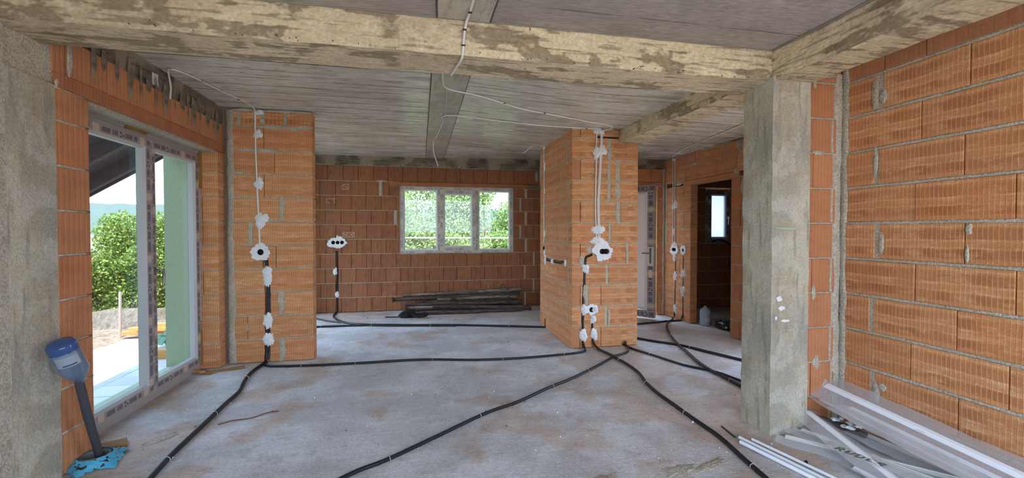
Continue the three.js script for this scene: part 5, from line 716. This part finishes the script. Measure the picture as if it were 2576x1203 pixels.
// ------------------------------------------------------------------ outside
{
  const gy = -0.12; const gr = thing('ground', 'bare sandy ground around the house', 'ground', null, 'structure'); { const g = new THREE.PlaneGeometry(900, 900, 1, 1); g.rotateX(-Math.PI / 2); g.translate(0, gy - 0.05, 0); const p = g.attributes.position; for (let i = 0; i < p.count; i++) g.attributes.uv.setXY(i, p.getX(i), p.getZ(i)); part('earth', g, M.ground, gr); }
  const ter = thing('terrace', 'pale paved terrace outside the glazed door, with an added bounce slab out of sight', 'terrace', null, 'structure'); const pv = ['#d9d8d4', '#cfcdc8', '#e0dfdb'].map((c) => texMat(T.plaster, 0.003, { color: hex(c) })); const pr = mulberry(3); for (let i = 0; i < 3; i++) for (let j = 0; j < 18; j++) { const x1 = -2.52 - i * 0.5, x0 = x1 - 0.494, z0 = -7.0 + j * 0.3 + (i % 2) * 0.15; part('paver', box(x0, gy - 0.05, z0, x1, gy + 0.003 * pr(), z0 + 0.294), pv[Math.floor(pr() * 3)], ter); } part('bedding_or_bounce_slab', box(-4.02, gy - 0.06, -7.0, -2.5, gy - 0.012, 4.4), M.mortar, ter); part('bedding_or_bounce_slab', box(-4.02, gy - 0.06, 1.3, 8, gy - 0.012, 6.4), pv[1], ter); part('bedding_or_bounce_slab', box(2.46, gy - 0.06, -12.0, 7.5, gy - 0.012, -7.3), pv[1], ter);  // last slab: unseen pale paving beyond the hallway, added to bounce light in
  // heaps of soil and rubble
  const heap = (x, z, rx, rz, h, seed, m, label) => { const g = new THREE.CircleGeometry(1, 40, 0, Math.PI * 2), q = new THREE.PlaneGeometry(2, 2, 40, 40); q.rotateX(-Math.PI / 2); const p = q.attributes.position; for (let i = 0; i < p.count; i++) { const a = p.getX(i), b = p.getZ(i), r = Math.hypot(a, b), k = clamp(1 - r); p.setXYZ(i, x + a * rx, gy - 0.06 + h * (k * k * (3 - 2 * k)) * 1.2 + 0.10 * k * (fbm((a + 3) / 8, (b + seed) / 8, 64, 64, 4, seed) - 0.5), z + b * rz); q.attributes.uv.setXY(i, x + a * rx, z + b * rz); } q.computeVertexNormals(); single('soil_heap', q, m, label, 'soil'); };
  heap(-5.35, -6.55, 1.2, 0.62, 0.17, 41, M.ground, 'low heap of sandy soil beyond the terrace'); heap(-4.6, -8.3, 2.6, 0.32, 0.24, 43, texMat(T.ground, 0.03, { color: new THREE.Color().setRGB(0.32, 0.35, 0.39) }), 'grey gravel bank at the foot of the hedge'); heap(-5.9, -7.55, 1.2, 0.36, 0.12, 45, M.ground, 'sandy mound in front of the gravel bank');
  single('fence_post', rod([-4.28, gy - 0.05, -7.35], [-4.27, 0.5, -7.35], 0.018, 12), mat({ color: hex('#b9a9a0'), roughness: 0.6 }), 'thin pale metal post standing in front of the hedge', 'post');
  const ww = texMat(T.wood, 0.002, { color: new THREE.Color().setRGB(1.15, 1.05, 0.9) }); for (const [x, z, a, y, L, l] of [[-3.75, -7.3, 0.05, 0, 0.9, 'lowest yellow timber on the terrace stack'], [-3.72, -7.25, -0.12, 0.05, 0.8, 'slanting yellow timber on the terrace stack'], [-3.6, -7.3, 0.3, 0.1, 0.5, 'top yellow timber of the terrace stack']]) single('timber', box(-L / 2, 0, -0.05, L / 2, 0.05, 0.05).applyMatrix4(new THREE.Matrix4().makeRotationY(a).setPosition(x, gy + y + 0.005, z)), ww, l, 'timber'); single('timber', box(-0.1, 0, -0.05, 0.1, 0.1, 0.05).applyMatrix4(new THREE.Matrix4().setPosition(-2.98, gy + 0.004, -5.87)), ww, 'short square timber block on the paving', 'timber');
  { const g = new THREE.PlaneGeometry(0.42, 0.6, 40, 30); g.rotateX(-Math.PI / 2); const p = g.attributes.position; for (let i = 0; i < p.count; i++) p.setY(i, 0.12 + 0.22 * (n2(p.getX(i) * 14 + 5, p.getZ(i) * 14 + 5, 4) - 0.4)); g.translate(-3.12, gy, -6.4); g.computeVertexNormals(); single('shade_net', g, mat({ color: hex('#2a5a52'), roughness: 0.8, side: THREE.DoubleSide }), 'crumpled dark green netting lying on the terrace', 'netting'); }
  // porch roof with rafters
  const roof = thing('porch_roof', 'grey wooden carport roof seen through the top of the glazed door', 'roof'); const sl = 0.63, yb = (x) => 2.86 + sl * (x + 6.9), ang = Math.atan(sl), xm = -6.9; for (const z of [-9.8, -11.1, -12.35]) { const L = 3.4 / Math.cos(ang), g = box(-L / 2, 0, -0.08, L / 2, 0.28, 0.08); g.rotateZ(ang); g.translate(xm, yb(xm), z); part('rafter', g, M.greyWood, roof); }
  for (let i = 0; i < 19; i++) { const x = -8.6 + i * 0.185, g = box(-0.09 / Math.cos(ang), 0, -1.6, 0.09 / Math.cos(ang), 0.03, 1.6); g.rotateZ(ang); g.translate(x, yb(x) + 0.285 / Math.cos(ang), -10.95); part('roof_board', g, M.greyWood, roof); } { const L = 3.5 / Math.cos(ang), g = box(-L / 2, 0, -0.02, L / 2, 0.33, 0.02); g.rotateZ(ang); g.translate(xm, yb(xm) - 0.02, -12.56); part('verge_board', g, M.greyWood, roof); for (const x of [-8.4, -5.4]) part('post', box(x - 0.08, gy - 0.05, -12.45, x + 0.08, yb(x), -12.25), M.greyWood, roof); }
  // wing of the house in front, throwing its shade on the near terrace
  single('wall_wing', box(-6.5, gy, -3.3, -2.52, 3.3, 0.5), M.green, 'green rendered wing of the house beside the terrace', 'wall', null, 'structure');

  // foliage
  const leaf = (() => { const g = new THREE.BufferGeometry(); g.setAttribute('position', new THREE.Float32BufferAttribute([0, 0, 0, 0.5, 0.42, 0.08, 0, 1, 0, -0.5, 0.42, 0.08], 3)); g.setAttribute('uv', new THREE.Float32BufferAttribute([0.5, 0, 1, 0.5, 0.5, 1, 0, 0.5], 2)); g.setIndex([0, 1, 2, 0, 2, 3]); g.computeVertexNormals(); return g; })();
  const leafMat = new THREE.MeshPhysicalMaterial({ color: hex('#ffffff'), roughness: 0.9, transmission: 0.35, thickness: 0, side: THREE.DoubleSide });
  function bush(name, label, category, group, x, y, z, rx, ry, rz, n, size, cols, seed, trunk) {
    const t = thing(name, label, category, group); t.position.set(x, gy, z); const r = mulberry(seed), m = new THREE.InstancedMesh(leaf, leafMat, n), d = new THREE.Object3D(), c = new THREE.Color(); m.name = 'foliage'; m.userData.kind = 'stuff';
    const blobs = [...Array(14)].map(() => { const a = r() * 6.28, b = Math.acos(2 * r() - 1), k = 0.45 + 0.45 * r(); return [Math.cos(a) * Math.sin(b) * k, Math.cos(b) * k, Math.sin(a) * Math.sin(b) * k, 0.28 + 0.25 * r()]; });
    for (let i = 0; i < n; i++) { const b = blobs[Math.floor(r() * blobs.length)], a = r() * 6.28, e = Math.acos(2 * r() - 1), k = b[3] * Math.pow(r(), 0.4), px = b[0] + Math.cos(a) * Math.sin(e) * k, py = b[1] + Math.cos(e) * k, pz = b[2] + Math.sin(a) * Math.sin(e) * k; d.position.set(px * rx, y - gy + py * ry, pz * rz); d.rotation.set(r() * 6, r() * 6, r() * 6); d.scale.setScalar(size * (0.6 + 0.8 * r())); d.updateMatrix(); m.setMatrixAt(i, d.matrix); c.set(cols[Math.floor(r() * cols.length)]); m.setColorAt(i, c); }
    t.add(m); const tr = [tube([[0, -0.05, 0], [0.03, (y - gy) * 0.5, 0.02], [0, y - gy, 0]], trunk, 12, 7)]; for (const b of blobs.slice(0, 6)) tr.push(tube([[0, (y - gy) * 0.45, 0], [b[0] * rx * 0.5, (y - gy) * 0.7 + b[1] * ry * 0.4, b[2] * rz * 0.5], [b[0] * rx, y - gy + b[1] * ry, b[2] * rz]], trunk * 0.4, 10, 5)); part('branch', G(tr), M.woodOld, t);
  }
  const gcol = ['#8cab46', '#74953a', '#a3bb58', '#5b7c2e', '#90ae4e', '#b0c066'];
  [[-6.9, 0.5, -9.35, 'leafy hedge bush furthest left beyond the terrace'], [-5.9, 0.55, -9.35, 'leafy hedge bush left of the metal post'], [-5.0, 0.62, -9.4, 'tallest leafy hedge bush behind the metal post'], [-4.15, 0.6, -9.5, 'leafy hedge bush seen through the right pane of the glazed door'], [-3.3, 0.5, -9.5, 'leafy hedge bush beside the green house corner']].forEach(([x, y, z, l], i) => bush('hedge_bush', l, 'bush', 'hedge beyond the terrace', x, y, z, 1.05, 0.95, 0.6, 32000, 0.042, gcol, 51 + i, 0.03));
  const tcol = ['#8fae5a', '#a9c26e', '#7b9c4e', '#c2d28a', '#93b067', '#b9ca7a'];
  [[-0.9, 1.4, -13.2, 1.2, 1.5, 1.0, 'rounded light green tree behind the left pane of the wide window'], [0.55, 1.9, -14.2, 1.3, 2.1, 1.1, 'tall tree in the middle of the wide window'], [2.0, 1.45, -13.4, 1.3, 1.75, 1.0, 'feathery tree behind the right pane of the wide window'], [3.6, 1.4, -13.8, 1.3, 1.5, 1.1, 'tree right of the wide window'], [-2.3, 1.4, -13.6, 1.2, 1.6, 1.0, 'tree left of the wide window'], [0.1, 0.6, -12.2, 1.0, 0.75, 0.6, 'low shrub under the tall tree outside the wide window'], [1.6, 0.55, -12.0, 1.1, 0.75, 0.6, 'low shrub under the feathery tree outside the wide window']].forEach(([x, y, z, rx, ry, rz, l], i) => bush('garden_tree', l, 'tree', 'trees behind the house', x, y, z, rx * 1.15, ry * 1.12, rz, 22000, 0.062, tcol, 71 + i, 0.05));
  single('fence_rail', rod([-3, 1.22, -11.2], [3.2, 1.19, -11.2], 0.02, 8), M.pvc, 'thin white rail across the trees outside the wide window', 'rail');
  // far hills
  const hill = (dist, base, amp, seed, color, label) => { const n = 160, P = [], U = [], I = []; for (let i = 0; i <= n; i++) { const a = Math.PI * (0.98 + 0.62 * i / n), x = Math.cos(a) * dist, z = Math.sin(a) * dist; for (const [k, h] of [[0.75, -4], [0.88, 0.5], [1, 1], [1.15, 0.4]]) { const hh = h < -1 ? h : (base + amp * fbm(i / n, 0.2, 7, 1, 4, seed)) * h + 2 * (n2(i * 0.9, k * 40, seed) - 0.5); P.push(x * k, hh, z * k); U.push(i * 0.3, k * 9); } } for (let i = 0; i < n; i++) for (let j = 0; j < 3; j++) { const a = i * 4 + j; I.push(a, a + 4, a + 1, a + 1, a + 4, a + 5); } const g = new THREE.BufferGeometry(); g.setAttribute('position', new THREE.Float32BufferAttribute(P, 3)); g.setAttribute('uv', new THREE.Float32BufferAttribute(U, 2)); g.setIndex(I); g.computeVertexNormals(); single('hill', g, mat({ color: hex(color), roughness: 1, side: THREE.DoubleSide }), label, 'hill', null, 'structure'); };
  hill(300, 9, 4, 91, '#4d5f52', 'lower wooded hill on the skyline beyond the hedge'); hill(520, 22, 8, 95, '#4d5f52', 'higher far ridge behind the wooded hill');
}

scene.traverse((o) => { if (o.isMesh) { o.castShadow = true; o.receiveShadow = true; } });
renderer.render(scene, camera);
